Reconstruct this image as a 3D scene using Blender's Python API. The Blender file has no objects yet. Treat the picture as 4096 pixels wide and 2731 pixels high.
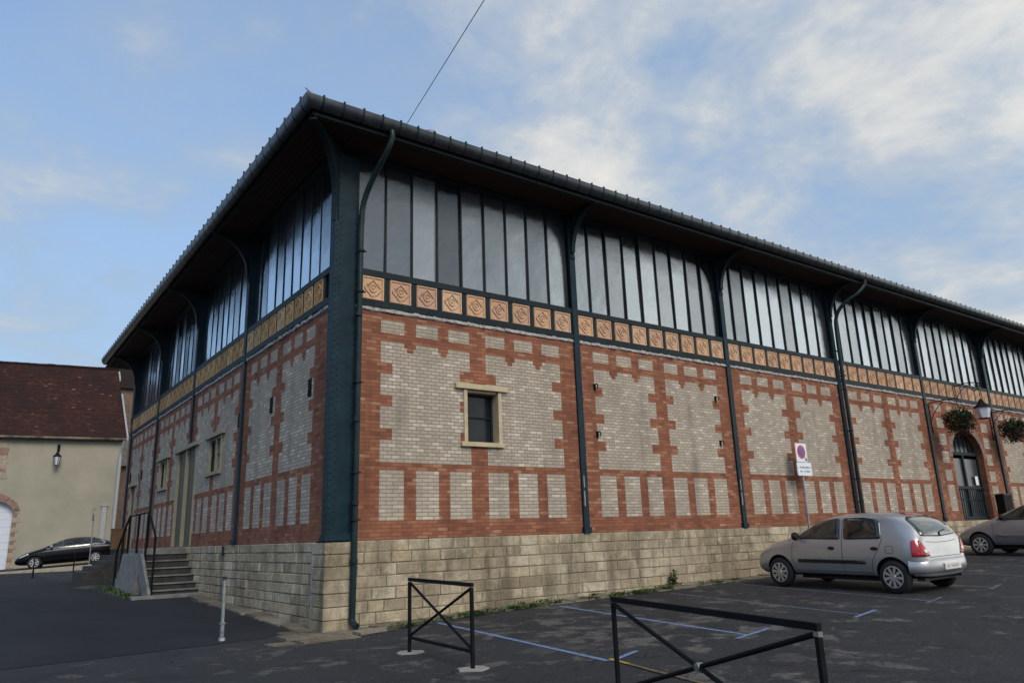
import bpy, bmesh, math, random
from math import sin, cos, pi, radians, sqrt, atan2
from mathutils import Vector, Matrix
from mathutils.bvhtree import BVHTree
random.seed(7)
C = bpy.context.scene.collection

# ------------------------------------------------------------------ objects
def tag(o, label=None, cat=None, group=None, kind=None):
    if label: o['label'] = label
    if cat: o['category'] = cat
    if group: o['group'] = group
    if kind: o['kind'] = kind
    return o

def thing(name, label, cat, loc=(0, 0, 0), rz=0, group=None):
    o = bpy.data.objects.new(name, None)
    C.objects.link(o); o.location = loc; o.rotation_euler = (0, 0, rz); o.empty_display_size = .2
    return tag(o, label, cat, group)

def copy_tree(o, parent=None):
    c = o.copy(); C.objects.link(c); c.parent = parent
    for ch in list(o.children): copy_tree(ch, c)
    return c

FR = lambda u, d, z: (u, -d, z)          # long brick front: along x, facing -y
FL = lambda u, d, z: (-d, u, z)          # gable side: along y, facing -x
ID = lambda x, y, z: (x, y, z)

class MB:
    """collects shapes, links them as ONE mesh object"""
    def __init__(s, f=ID): s.v = []; s.f = []; s.m = []; s.uv = []; s.r = []; s.t = f; s.has_r = False
    def pt(s, p): s.v.append(s.t(*p)); return len(s.v) - 1
    def face(s, pts, m=0, uv=None, r=None):
        s.f.append([s.pt(p) for p in pts]); s.m.append(m); s.uv.append(uv); s.r.append(r)
        if r is not None: s.has_r = True
    def box(s, a0, a1, b0, b1, c0, c1, m=0, r=None):
        i = [s.pt((a, b, c)) for a in (a0, a1) for b in (b0, b1) for c in (c0, c1)]
        for q in ((0, 1, 3, 2), (4, 6, 7, 5), (0, 4, 5, 1), (2, 3, 7, 6), (0, 2, 6, 4), (1, 5, 7, 3)):
            s.f.append([i[k] for k in q]); s.m.append(m); s.uv.append(None); s.r.append(r)
        if r is not None: s.has_r = True
    def prism(s, poly, a, b, m=0):
        """poly: points; a,b: functions mapping a poly point to 3D at each end"""
        n = len(poly); A = [s.pt(a(p)) for p in poly]; B = [s.pt(b(p)) for p in poly]
        s.f += [A, B[::-1]]; s.m += [m, m]; s.uv += [None, None]; s.r += [None, None]
        for k in range(n):
            j = (k + 1) % n
            s.f.append([A[k], A[j], B[j], B[k]]); s.m.append(m); s.uv.append(None); s.r.append(None)
    def tube(s, path, r, n=10, m=0, cap=True):
        P = [Vector(p) for p in path]; rs = r if isinstance(r, (list, tuple)) else [r] * len(P)
        up = Vector((0, 0, 1)); rings = []; prev = None
        for k, p in enumerate(P):
            t = (P[min(k + 1, len(P) - 1)] - P[max(k - 1, 0)]).normalized()
            if prev is None:
                x = t.cross(up)
                if x.length < 1e-3: x = t.cross(Vector((1, 0, 0)))
            else:
                x = prev - t * prev.dot(t)
            x.normalize(); prev = x; y = t.cross(x)
            rings.append([s.pt(tuple(p + x * cos(2 * pi * j / n) * rs[k] + y * sin(2 * pi * j / n) * rs[k])) for j in range(n)])
        for k in range(len(P) - 1):
            for j in range(n):
                s.f.append([rings[k][j], rings[k][(j + 1) % n], rings[k + 1][(j + 1) % n], rings[k + 1][j]]); s.m.append(m); s.uv.append(None); s.r.append(None)
        if cap:
            s.f += [rings[0][::-1], rings[-1]]; s.m += [m, m]; s.uv += [None, None]; s.r += [None, None]
    def lathe(s, prof, c, axis='z', n=24, m=0, closed=True):
        """prof: (radius, along) pairs"""
        rings = []
        for (r, h) in prof:
            ring = []
            for j in range(n):
                a = 2 * pi * j / n
                if axis == 'z': q = (c[0] + r * cos(a), c[1] + r * sin(a), c[2] + h)
                elif axis == 'x': q = (c[0] + h, c[1] + r * cos(a), c[2] + r * sin(a))
                else: q = (c[0] + r * cos(a), c[1] + h, c[2] + r * sin(a))
                ring.append(s.pt(q))
            rings.append(ring)
        for k in range(len(rings) - 1):
            for j in range(n):
                s.f.append([rings[k][j], rings[k][(j + 1) % n], rings[k + 1][(j + 1) % n], rings[k + 1][j]]); s.m.append(m); s.uv.append(None); s.r.append(None)
        if closed:
            s.f += [rings[0][::-1], rings[-1]]; s.m += [m, m]; s.uv += [None, None]; s.r += [None, None]
    def rivet(s, u, d, z, r=.011):
        c = s.pt((u, d + r * .9, z)); q = [s.pt((u + r * cos(a), d, z + r * sin(a))) for a in (0, pi / 3, 2 * pi / 3, pi, 4 * pi / 3, 5 * pi / 3)]
        for k in range(6):
            s.f.append([q[k], q[(k + 1) % 6], c]); s.m.append(0); s.uv.append(None); s.r.append(None)
    def build(s, name, mats, parent=None, smooth=False, recalc=True, angle=None, bevel=0):
        me = bpy.data.meshes.new(name); me.from_pydata(s.v, [], s.f)
        for m in (mats if isinstance(mats, (list, tuple)) else [mats]): me.materials.append(m)
        me.polygons.foreach_set('material_index', s.m)
        if any(u is not None for u in s.uv):
            L = me.uv_layers.new(name='UVMap').data
            for p, u in zip(me.polygons, s.uv):
                if u is not None:
                    for li, q in zip(p.loop_indices, u): L[li].uv = q
        if s.has_r:
            at = me.attributes.new('rnd', 'FLOAT', 'FACE')
            at.data.foreach_set('value', [0.5 if x is None else x for x in s.r])
        if recalc:
            b = bmesh.new(); b.from_mesh(me); bmesh.ops.recalc_face_normals(b, faces=b.faces); b.to_mesh(me); b.free()
        if smooth:
            me.polygons.foreach_set('use_smooth', [True] * len(me.polygons))
            me.set_sharp_from_angle(angle=radians(angle or 40))
        o = bpy.data.objects.new(name, me); C.objects.link(o)
        if bevel:
            md = o.modifiers.new('bevel', 'BEVEL'); md.width = bevel; md.segments = 2; md.limit_method = 'ANGLE'
        if parent: o.parent = parent
        return o

# ------------------------------------------------------------------ materials
class NT:
    def __init__(s, name):
        s.mat = bpy.data.materials.new(name); s.mat.use_nodes = True
        s.t = s.mat.node_tree; s.t.nodes.clear()
        s.out = s.t.nodes.new('ShaderNodeOutputMaterial'); s.p = s.t.nodes.new('ShaderNodeBsdfPrincipled')
        s.t.links.new(s.p.outputs[0], s.out.inputs[0])
    def n(s, ty, **kw):
        x = s.t.nodes.new('ShaderNode' + ty)
        for k, v in kw.items(): setattr(x, k, v)
        return x
    def l(s, a, b): s.t.links.new(a, b)
    def set(s, node, key, v):
        if hasattr(v, 'is_linked') or hasattr(v, 'links'): s.l(v, node.inputs[key])
        else: node.inputs[key].default_value = v
    def coord(s, which='Object', scale=None):
        tc = s.n('TexCoord'); o = tc.outputs[which]
        if scale:
            mp = s.n('Mapping'); s.l(o, mp.inputs[0]); mp.inputs['Scale'].default_value = scale; o = mp.outputs[0]
        return o
    def noise(s, scale, detail=4, rough=.55, co=None, dist=0):
        x = s.n('TexNoise'); x.inputs['Scale'].default_value = scale; x.inputs['Detail'].default_value = detail
        x.inputs['Roughness'].default_value = rough; x.inputs['Distortion'].default_value = dist
        s.l(co if co else s.coord(), x.inputs['Vector']); return x.outputs['Fac']
    def ramp(s, fac, stops, interp='LINEAR'):
        x = s.n('ValToRGB'); x.color_ramp.interpolation = interp; e = x.color_ramp.elements
        while len(e) < len(stops): e.new(.5)
        for q, (p, c) in zip(e, stops):
            q.position = p; q.color = (c, c, c, 1) if isinstance(c, (int, float)) else (*c, 1)
        s.l(fac, x.inputs[0]); return x.outputs[0]
    def mix(s, fac, a, b, mode='MIX'):
        x = s.n('Mix', data_type='RGBA', blend_type=mode)
        s.set(x, 0, fac)
        for i, v in ((6, a), (7, b)):
            if isinstance(v, tuple): x.inputs[i].default_value = (*v, 1)
            elif isinstance(v, (int, float)): x.inputs[i].default_value = (v, v, v, 1)
            else: s.l(v, x.inputs[i])
        return x.outputs[2]
    def math(s, op, a, b=0.0):
        x = s.n('Math', operation=op); s.set(x, 0, a); s.set(x, 1, b); return x.outputs[0]
    def bump(s, h, dist=.01, strength=1):
        x = s.n('Bump'); x.inputs['Distance'].default_value = dist; x.inputs['Strength'].default_value = strength
        s.l(h, x.inputs['Height']); s.l(x.outputs[0], s.p.inputs['Normal'])
    def fin(s, col=None, rough=.6, metal=0, spec=None, coat=0):
        if col is not None:
            if isinstance(col, tuple): s.p.inputs['Base Color'].default_value = (*col, 1)
            else: s.l(col, s.p.inputs['Base Color'])
        s.set(s.p, 'Roughness', rough); s.p.inputs['Metallic'].default_value = metal
        if spec is not None: s.p.inputs['Specular IOR Level'].default_value = spec
        if coat: s.p.inputs['Coat Weight'].default_value = coat; s.p.inputs['Coat Roughness'].default_value = .06
        return s.mat

def plain(name, col, rough=.6, metal=0, var=.25, scale=6, bump=.0, bscale=60, coat=0, spec=None):
    t = NT(name); a = tuple(c * (1 - var) for c in col); b = tuple(c * (1 + var) for c in col)
    n = t.noise(scale, 6, .65)
    c = t.mix(t.ramp(n, [(.3, 0), (.7, 1)]), a, b)
    if bump: t.bump(t.noise(bscale, 3), bump)
    return t.fin(c, rough, metal, spec, coat)

def brick_mat(name, stops, mortar, msize=.0055, tint=None, bumpd=.004, bw=.228, rh=.0641, shift=.5):
    t = NT(name); uv = t.coord('UV')
    b = t.n('TexBrick', offset=shift, squash=1, offset_frequency=2, squash_frequency=2)
    b.inputs['Color1'].default_value = (0, 0, 0, 1); b.inputs['Color2'].default_value = (1, 1, 1, 1); b.inputs['Mortar'].default_value = (.5, .5, .5, 1)
    b.inputs['Scale'].default_value = 1; b.inputs['Brick Width'].default_value = bw; b.inputs['Row Height'].default_value = rh
    b.inputs['Mortar Size'].default_value = msize; b.inputs['Mortar Smooth'].default_value = .25; b.inputs['Bias'].default_value = 0
    # jitter the lookup so joints are not ruler straight
    nz = t.n('TexNoise'); nz.inputs['Scale'].default_value = 9; t.l(uv, nz.inputs['Vector'])
    vm = t.n('VectorMath', operation='MULTIPLY_ADD'); t.l(nz.outputs['Color'], vm.inputs[0]); vm.inputs[1].default_value = (.006, .004, 0); t.l(uv, vm.inputs[2])
    t.l(vm.outputs[0], b.inputs['Vector'])
    c = t.ramp(b.outputs['Color'], stops)
    c = t.mix(t.ramp(t.noise(1.3, 5, .6), [(.35, .78), (.7, 1.18)]), (0, 0, 0), c, 'MIX') if tint is None else c
    big = t.ramp(t.noise(.9, 6, .6), [(.3, .80), (.72, 1.12)])
    c = t.mix(1.0, c, big, 'MULTIPLY')
    if tint:
        c = t.mix(t.ramp(t.noise(1.7, 6, .65), [(.5, 0), (.75, .55)]), c, tint)
    strk = t.ramp(t.noise(1.6, 7, .7, t.coord('Object', (1.6, 1.6, .16))), [(.36, 1.12), (.54, .97), (.72, .62)])
    c = t.mix(1.0, c, strk, 'MULTIPLY')
    fine = t.ramp(t.noise(55, 3, .6), [(.3, .86), (.7, 1.1)])
    c = t.mix(1.0, c, fine, 'MULTIPLY')
    c = t.mix(b.outputs['Fac'], c, mortar)
    h = t.math('SUBTRACT', t.noise(70, 3), t.math('MULTIPLY', b.outputs['Fac'], 1.4))
    t.bump(h, bumpd)
    return t.fin(c, .85, spec=.25)

M = {}
M['red'] = brick_mat('red_brick', [(0, (.165, .064, .042)), (.15, (.220, .083, .050)), (.6, (.262, .099, .057)), (.88, (.305, .130, .075)), (1, (.36, .20, .125))], (.175, .085, .056), .005, tint=(.30, .13, .06), bw=.2)
GST = [(0, (.37, .318, .257)), (.5, (.415, .360, .295)), (.80, (.445, .389, .32)), (.88, (.515, .457, .383)), (1, (.585, .527, .448))]
M['gray'] = brick_mat('pale_grey_brick', GST, (.235, .198, .15), .007, tint=(.42, .36, .27))
M['gray2'] = brick_mat('pale_grey_brick_mixed_bond', GST, (.235, .198, .15), .007, tint=(.42, .36, .27), bw=.158)
M['brown_brick'] = brick_mat('brown_brick', [(0, (.15, .10, .075)), (1, (.24, .16, .12))], (.22, .18, .15))

def stone_mat(name, base, warm, dark, amt=1.0):
    t = NT(name); at = t.n('Attribute', attribute_name='rnd'); r = at.outputs['Fac']
    c = t.ramp(r, [(0, tuple(a * .6 for a in warm)), (.10, tuple((a + b) / 2 for a, b in zip(dark, base))), (.28, base), (.6, warm), (.85, base), (1, tuple(min(1, x * 1.15) for x in base))])
    c = t.mix(t.ramp(t.noise(.55, 6, .65, None, .5), [(.44, 0), (.62, .9 * amt)]), c, tuple(x * .60 for x in warm))
    n = t.noise(2.2, 8, .70, dist=.8)
    c = t.mix(t.ramp(n, [(.48, 0), (.68, .85 * amt)]), c, dark)
    c = t.mix(t.ramp(t.noise(4.2, 8, .72, None, .5), [(.52, 0), (.66, .65)]), c, tuple(x * 1.2 for x in base))
    c = t.mix(t.ramp(t.noise(1.1, 8, .7, t.coord('Object', (1.5, 1.5, .3))), [(.49, 0), (.64, .75 * amt)]), c, tuple(x * .5 for x in dark))
    c = t.mix(1.0, c, t.ramp(t.noise(40, 5, .72), [(.3, .68), (.7, 1.18)]), 'MULTIPLY')
    t.bump(t.math('ADD', t.noise(18, 7, .72), t.math('MULTIPLY', t.noise(120, 3, .6), .4)), .02)
    return t.fin(c, .9, spec=.2)
M['stone'] = stone_mat('limestone_block', (.54, .47, .345), (.48, .385, .255), (.27, .22, .155))
M['mortar'] = plain('old_mortar', (.15, .128, .094), .95, var=.9, scale=1.3, bump=.006)
M['course'] = plain('white_stone_course', (.36, .35, .335), .85, var=.45, scale=14, bump=.012, bscale=40)
def iron_mat(name, col, rough=.42):
    t = NT(name); n = t.noise(4, 7, .65)
    c = t.mix(t.ramp(n, [(.4, 0), (.75, 1)]), col, tuple(x * 1.6 + .004 for x in col))
    c = t.mix(t.ramp(t.noise(18, 5, .7), [(.66, 0), (.74, .6)]), c, (.05, .045, .04))
    t.bump(t.noise(45, 4), .002)
    return t.fin(c, rough, 0, .2)
M['iron'] = iron_mat('dark_green_painted_iron', (.006, .013, .017), .55)
M['ironblue'] = iron_mat('weathered_green_blue_iron', (.004, .018, .027), .5)
M['pipe'] = iron_mat('dark_green_downpipe_paint', (.008, .019, .022), .38)
M['black'] = iron_mat('black_painted_steel', (.002, .002, .0025), .7)
M['soffit'] = None
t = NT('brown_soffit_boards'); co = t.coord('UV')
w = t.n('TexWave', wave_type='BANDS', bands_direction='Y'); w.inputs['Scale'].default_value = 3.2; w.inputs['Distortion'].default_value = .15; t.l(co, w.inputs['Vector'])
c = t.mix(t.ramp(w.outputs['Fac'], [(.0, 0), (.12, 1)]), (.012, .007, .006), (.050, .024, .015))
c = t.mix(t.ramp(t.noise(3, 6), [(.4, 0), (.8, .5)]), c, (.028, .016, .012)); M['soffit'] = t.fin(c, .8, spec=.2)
M['zinc'] = None
t = NT('weathered_zinc'); n = t.noise(3, 7, .7)
c = t.mix(t.ramp(n, [(.35, 0), (.7, 1)]), (.05, .057, .067), (.10, .11, .124)); M['zinc'] = t.fin(c, t.ramp(t.noise(9, 4), [(.3, .28), (.7, .45)]), .8)
M['roof_zinc'] = plain('grey_zinc_roof', (.19, .20, .21), .5, .4)
def tile_mat(name, cols):
    t = NT(name); oi = t.n('ObjectInfo'); c = t.ramp(oi.outputs['Random'], cols)
    c = t.mix(1.0, c, t.ramp(t.noise(7, 6, .7), [(.3, .72), (.7, 1.12)]), 'MULTIPLY')
    ge = t.n('NewGeometry'); c = t.mix(t.ramp(t.noise(16, 4, .7), [(.62, 0), (.75, .4)]), c, (.20, .13, .075))
    t.bump(t.noise(60, 3), .003); return t.fin(c, .75, spec=.3)
M['tile'] = tile_mat('terracotta_relief_tile', [(0, (.50, .31, .19)), (.35, (.62, .39, .235)), (.7, (.50, .315, .215)), (1, (.66, .45, .29))])
M['tile2'] = tile_mat('ochre_relief_tile', [(0, (.46, .30, .14)), (.4, (.54, .37, .19)), (.7, (.40, .26, .13)), (1, (.60, .45, .28))])
# ribbed glazing: a reflective pane over a dim interior
t = NT('ribbed_wired_glass'); at = t.n('Attribute', attribute_name='rnd'); r = at.outputs['Fac']
base = t.ramp(r, [(0, (.012, .015, .019)), (.5, (.022, .026, .032)), (1, (.06, .064, .07))])
base = t.mix(t.ramp(t.noise(2.5, 6, .7), [(.55, 0), (.8, .35)]), base, (.12, .12, .12))
rib = t.n('TexWave', wave_type='BANDS', bands_direction='Z'); rib.inputs['Scale'].default_value = 14; rib.inputs['Distortion'].default_value = .3; t.l(t.coord(), rib.inputs['Vector'])
wav = t.noise(1.5, 3, .5)
hh = t.math('ADD', t.math('MULTIPLY', rib.outputs['Fac'], t.ramp(r, [(0, .09), (.5, .05), (1, .02)])), t.math('MULTIPLY', wav, 1.0))
t.bump(hh, .014)
lw = t.n('LayerWeight'); lw.inputs['Blend'].default_value = .40
gl = t.n('BsdfGlossy'); gl.inputs['Color'].default_value = (.80, .88, .96, 1)
gt = t.mix(1.0, (.80, .88, .96), t.ramp(r, [(0, .52), (.45, .80), (1, 1.0)]), 'MULTIPLY'); t.l(gt, gl.inputs['Color'])
t.l(t.ramp(r, [(0, .06), (.5, .12), (.8, .20), (1, .30)]), gl.inputs['Roughness'])
bn = [x for x in t.t.nodes if x.bl_idname == 'ShaderNodeBump'][0]; t.l(bn.outputs[0], gl.inputs['Normal'])
t.fin(base, .5, spec=.2)
ms = t.n('MixShader'); t.l(t.ramp(lw.outputs['Fresnel'], [(0, .34), (.5, .66), (1, .9)]), ms.inputs[0]); t.l(t.p.outputs[0], ms.inputs[1]); t.l(gl.outputs[0], ms.inputs[2]); t.l(ms.outputs[0], t.out.inputs[0])
M['glass'] = t.mat
M['darkglass'] = plain('dark_window_glass', (.010, .012, .014), .18, var=.4, scale=3, spec=.35)
M['frost'] = plain('frosted_door_glass', (.045, .052, .06), .3, var=.3, scale=3)
M['beige'] = plain('beige_painted_stone', (.45, .37, .235), .7, var=.14, scale=5, bump=.004)
M['beige_shade'] = plain('shaded_beige_paint', (.27, .24, .165), .6, var=.16, scale=4)  # same beige paint, darkened in colour for the shaded gable side
M['beige2'] = plain('olive_beige_door_paint', (.078, .074, .048), .55, var=.16, scale=2.5)
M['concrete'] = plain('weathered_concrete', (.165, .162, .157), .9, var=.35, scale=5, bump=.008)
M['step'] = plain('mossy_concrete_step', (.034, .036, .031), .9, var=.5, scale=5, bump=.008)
M['footing'] = plain('pale_concrete_footing', (.27, .255, .235), .95, var=.3, scale=14, bump=.008)
M['galv'] = plain('galvanised_steel', (.30, .31, .32), .42, .7, var=.35, scale=12)
M['render'] = None
t = NT('beige_roughcast'); c = t.mix(t.ramp(t.noise(.5, 6, .6), [(.35, 0), (.7, 1)]), (.28, .262, .205), (.36, .335, .265))
c = t.mix(t.ramp(t.noise(1.4, 7, .7, t.coord('Object', (1, 1, .25))), [(.5, 0), (.75, .35)]), c, (.25, .235, .19)); t.bump(t.noise(30, 4), .01); M['render'] = t.fin(c, .9, spec=.2)
M['white'] = plain('white_paint', (.74, .74, .74), .5, var=.06)
M['lightgrey'] = plain('light_grey_paint', (.30, .31, .315), .55, var=.1)
M['garage'] = plain('pale_blue_white_door', (.60, .64, .72), .5, var=.06)
M['quoin'] = plain('rosy_brick_quoin', (.235, .145, .11), .9, var=.4, scale=8, bump=.01)
M['quoin2'] = plain('pale_stone_quoin', (.32, .27, .205), .9, var=.25, scale=8, bump=.01)
t = NT('old_clay_roof_tiles'); uv = t.coord('UV')
b = t.n('TexBrick', offset=.5); b.inputs['Color1'].default_value = (0, 0, 0, 1); b.inputs['Color2'].default_value = (1, 1, 1, 1); b.inputs['Scale'].default_value = 1
b.inputs['Brick Width'].default_value = .19; b.inputs['Row Height'].default_value = .12; b.inputs['Mortar Size'].default_value = .006; t.l(uv, b.inputs['Vector'])
c = t.ramp(b.outputs['Color'], [(0, (.034, .018, .016)), (.5, (.055, .023, .018)), (.88, (.078, .031, .022)), (.982, (.10, .046, .031)), (.995, (.22, .165, .13))], 'LINEAR')
c = t.mix(t.ramp(t.noise(.55, 6, .65), [(.36, 0), (.60, .9)]), c, (.030, .016, .016))
c = t.mix(t.ramp(t.noise(3.3, 4, .6), [(.66, 0), (.74, .5)]), c, (.16, .10, .07))
c = t.mix(b.outputs['Fac'], c, (.02, .012, .01)); t.bump(t.math('SUBTRACT', b.outputs['Color'], b.outputs['Fac']), .02); M['clay'] = t.fin(c, .9, spec=.15)
# asphalt
t = NT('worn_asphalt'); n1 = t.noise(.35, 7, .62); n2 = t.noise(90, 3, .75); n3 = t.noise(30, 4, .75)
c = t.mix(t.ramp(n1, [(.32, 0), (.68, 1)]), (.0125, .0145, .0175), (.0245, .027, .0315))
c = t.mix(t.ramp(n3, [(.45, 0), (.8, .6)]), c, (.038, .039, .042))
c = t.mix(t.ramp(n2, [(.56, 0), (.70, .8)]), c, (.15, .145, .14))
pat = t.noise(1.7, 10, .74, None, .35)
vd = t.n('VectorMath', operation='DISTANCE'); t.l(t.coord('Object', (1, 1, 0)), vd.inputs[0]); vd.inputs[1].default_value = (2.8, -2.9, 0)
pat = t.math('ADD', pat, t.ramp(t.math('MULTIPLY', vd.outputs['Value'], .1), [(.15, .042), (.45, 0)]))
c = t.mix(t.ramp(pat, [(.555, 0), (.585, .45), (.62, .9)]), c, (.125, .118, .11))
c = t.mix(1.0, c, t.ramp(t.noise(15, 5, .75), [(.32, .62), (.68, 1.38)]), 'MULTIPLY')
c = t.mix(t.ramp(t.noise(.14, 5, .6), [(.42, 0), (.62, .4)]), c, (.040, .042, .046))
c = t.mix(t.ramp(t.noise(.9, 4, .5, None, .4), [(.60, 0), (.64, .55)]), c, (.018, .019, .022))
vo = t.n('TexVoronoi', feature='DISTANCE_TO_EDGE'); vo.inputs['Scale'].default_value = .36
vc = t.n('VectorMath', operation='ADD'); t.l(t.coord(), vc.inputs[0]); nn = t.n('TexNoise'); nn.inputs['Scale'].default_value = 1.8; nn.inputs['Detail'].default_value = 6; t.l(t.coord(), nn.inputs['Vector']); t.l(nn.outputs['Color'], vc.inputs[1]); t.l(vc.outputs[0], vo.inputs['Vector'])
crk = t.ramp(vo.outputs['Distance'], [(.0, 1), (.010, 0)]); crk = t.mix(1.0, crk, t.ramp(t.noise(.6, 3), [(.42, 0), (.55, 1)]), 'MULTIPLY')
c = t.mix(crk, c, (.010, .010, .011))
t.bump(t.math('ADD', t.noise(170, 3, .75), t.math('MULTIPLY', n3, 1.2)), .008, .8); M['asphalt'] = t.fin(c, .88, spec=.25)
t = NT('fresh_dark_asphalt'); c = t.mix(t.ramp(t.noise(.6, 6, .6), [(.35, 0), (.7, 1)]), (.0125, .0142, .017), (.0225, .0245, .0285))
c = t.mix(t.ramp(t.noise(90, 3, .75), [(.58, 0), (.72, .7)]), c, (.07, .068, .066)); t.bump(t.noise(150, 3, .75), .007); M['asphalt2'] = t.fin(c, .85, spec=.25)
def paint_mat(name, col, wear):
    t = NT(name); n = t.noise(16, 7, .75)
    c = t.mix(t.ramp(n, [(wear, 0), (wear + .14, 1)]), col, (.045, .047, .052))
    t.bump(t.noise(150, 3, .7), .006); return t.fin(c, .8, spec=.25)
M['blue'] = paint_mat('blue_line_paint', (.15, .225, .39), .53)
M['blue2'] = paint_mat('faded_line_paint', (.13, .145, .21), .46)
M['yellow2'] = paint_mat('faded_yellow_line_paint', (.17, .125, .055), .47)
M['yellow'] = paint_mat('worn_yellow_line_paint', (.42, .25, .045), .50)
M['apron'] = stone_mat('broken_paving_stone', (.27, .245, .20), (.25, .21, .155), (.14, .12, .09))
M['pave'] = plain('pale_kerb_stone', (.33, .29, .23), .9, var=.25, scale=6)
M['dirt'] = plain('mossy_dirt', (.055, .050, .034), .95, var=.5, scale=7, bump=.02, bscale=30)
def leaf_mat(name, a, b):
    t = NT(name); g = t.n('NewGeometry'); c = t.mix(g.outputs['Random Per Island'], a, b)
    t.p.inputs['Subsurface Weight'].default_value = 0
    return t.fin(c, .6, spec=.3)
M['leaf'] = leaf_mat('weed_leaf', (.022, .055, .012), (.07, .13, .025))
M['leaf2'] = leaf_mat('basket_foliage', (.012, .032, .010), (.04, .075, .022))
M['flower'] = leaf_mat('red_petal', (.10, .012, .02), (.30, .05, .07))
M['wood'] = plain('brown_wood', (.13, .068, .032), .75, var=.3, scale=9)
# cars
def car_paint(name, col, metal=.55, rough=.34):
    t = NT(name); n = t.noise(3, 5); c = t.mix(n, tuple(x * .94 for x in col), tuple(x * 1.06 for x in col))
    d = t.ramp(t.noise(2.5, 6, .7), [(.3, rough), (.8, rough + .16)]); return t.fin(c, d, metal, .5, .55)
M['silver'] = car_paint('champagne_silver_paint', (.425, .428, .44), .55, .26)
M['silver2'] = car_paint('grey_silver_paint', (.33, .31, .325))
M['blackpaint'] = plain('black_car_paint', (.004, .004, .006), .22, spec=.25)
M['plastic'] = plain('black_plastic', (.010, .010, .011), .55, var=.3)
M['tyre'] = plain('tyre_rubber', (.012, .012, .012), .85, var=.3, bump=.004)
M['alloy'] = plain('silver_wheel_trim', (.50, .50, .51), .38, .6, var=.15, scale=20)
M['chrome'] = plain('chrome_trim', (.62, .63, .66), .16, .95, var=.05)
t = NT('tinted_car_glass'); t.p.inputs['Coat Weight'].default_value = .0; c = t.mix(t.ramp(t.noise(3.5, 4, .6), [(.4, 0), (.65, 1)]), (.006, .007, .008), (.028, .032, .03)); M['carglass'] = t.fin(c, .04, 0, .9)
t = NT('rear_window_glass'); M['rearglass'] = t.fin((.03, .04, .04), .05, .0, 1.0, 1.0)
M['red_lens'] = plain('red_lamp_lens', (.42, .012, .018), .18, var=.2, scale=20, coat=.8)
M['clear_lens'] = plain('clear_lamp_lens', (.55, .55, .56), .15, .3, var=.15, scale=25, coat=.8)
M['plate'] = plain('number_plate_white', (.62, .60, .55), .4, var=.08, scale=30)
M['signred'] = plain('sign_red', (.42, .02, .04), .4, var=.05)
M['signblue'] = plain('sign_blue', (.05, .055, .26), .4, var=.05)
M['signwhite'] = plain('sign_white', (.66, .70, .76), .4, var=.05)
M['ink'] = plain('grey_lettering', (.12, .13, .16), .5, var=.2)
M['lampglass'] = plain('milky_lantern_glass', (.58, .58, .64), .3, var=.1)

# ------------------------------------------------------------------ ground
AX = [(-1e3, 0), (0, 0), (3, .11), (9, .21), (12, .28), (18, .44), (28, .60), (1e3, .60)]
BY = [(-1e3, -.16), (-9, -.11), (0, 0), (2.5, .12), (5.3, .18), (7.45, .27), (12, .33), (20, .36), (1e3, .36)]
def lin(T, x):
    for (a, fa), (b, fb) in zip(T, T[1:]):
        if x <= b: return fa + (fb - fa) * (x - a) / (b - a)
    return T[-1][1]
def g(x, y): return -1.36 + lin(AX, x) + lin(BY, y)
xs = sorted({-400, -120, -60, -30, -15, -8, -4, -2, 0, 1.5, 3, 5, 7, 9, 10.5, 12, 15, 18, 23, 28, 45, 80, 150, 400})
ys = sorted({-400, -120, -60, -30, -18, -12, -9, -6, -4, -2, -1, 0, 1, 2.5, 4, 5.3, 7.45, 9.5, 12, 16, 20, 28, 40, 70, 150, 400})
mb = MB()
idx = {(i, j): mb.pt((x, y, g(x, y))) for i, x in enumerate(xs) for j, y in enumerate(ys)}
for i in range(len(xs) - 1):
    for j in range(len(ys) - 1):
        mb.f.append([idx[i, j], idx[i + 1, j], idx[i + 1, j + 1], idx[i, j + 1]]); mb.m.append(0); mb.uv.append(None); mb.r.append(None)
tag(mb.build('ground', M['asphalt'], recalc=False), kind='structure')

def strip(name, path, w, mat, dz=.004, ends=True):
    """painted line on the ground, following its height"""
    mb = MB(); P = []
    for (x0, y0), (x1, y1) in zip(path, path[1:]):
        n = max(2, int(math.hypot(x1 - x0, y1 - y0) / .12))
        for k in range(n): P.append((x0 + (x1 - x0) * k / n, y0 + (y1 - y0) * k / n))
    P.append(path[-1]); rows = []
    for k, p in enumerate(P):
        a = P[max(k - 1, 0)]; b = P[min(k + 1, len(P) - 1)]
        tx, ty = b[0] - a[0], b[1] - a[1]; L = math.hypot(tx, ty); nx, ny = -ty / L, tx / L
        ww = w / 2 * random.uniform(.82, 1.08); q = []
        for sgn in (-1, 1):
            X, Y = p[0] + nx * ww * sgn, p[1] + ny * ww * sgn; q.append(mb.pt((X, Y, g(X, Y) + dz)))
        rows.append(q)
    for a, b in zip(rows, rows[1:]):
        mb.f.append([a[0], a[1], b[1], b[0]]); mb.m.append(0); mb.uv.append(None); mb.r.append(None)
    return tag(mb.build(name, mat, recalc=False), kind='structure')
LINES = [((1.62, -.45), (1.2, -5.02)), ((4.02, -.75), (3.38, -5.25)), ((6.70, -.95), (5.85, -5.35)), ((8.85, -1.0), (7.9, -5.35)), ((11.1, -1.0), (10.3, -5.3)), ((13.3, -1.0), (12.5, -5.35)), ((15.5, -1.0), (14.75, -5.35)), ((17.7, -1.0), (16.95, -5.35))]
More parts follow.
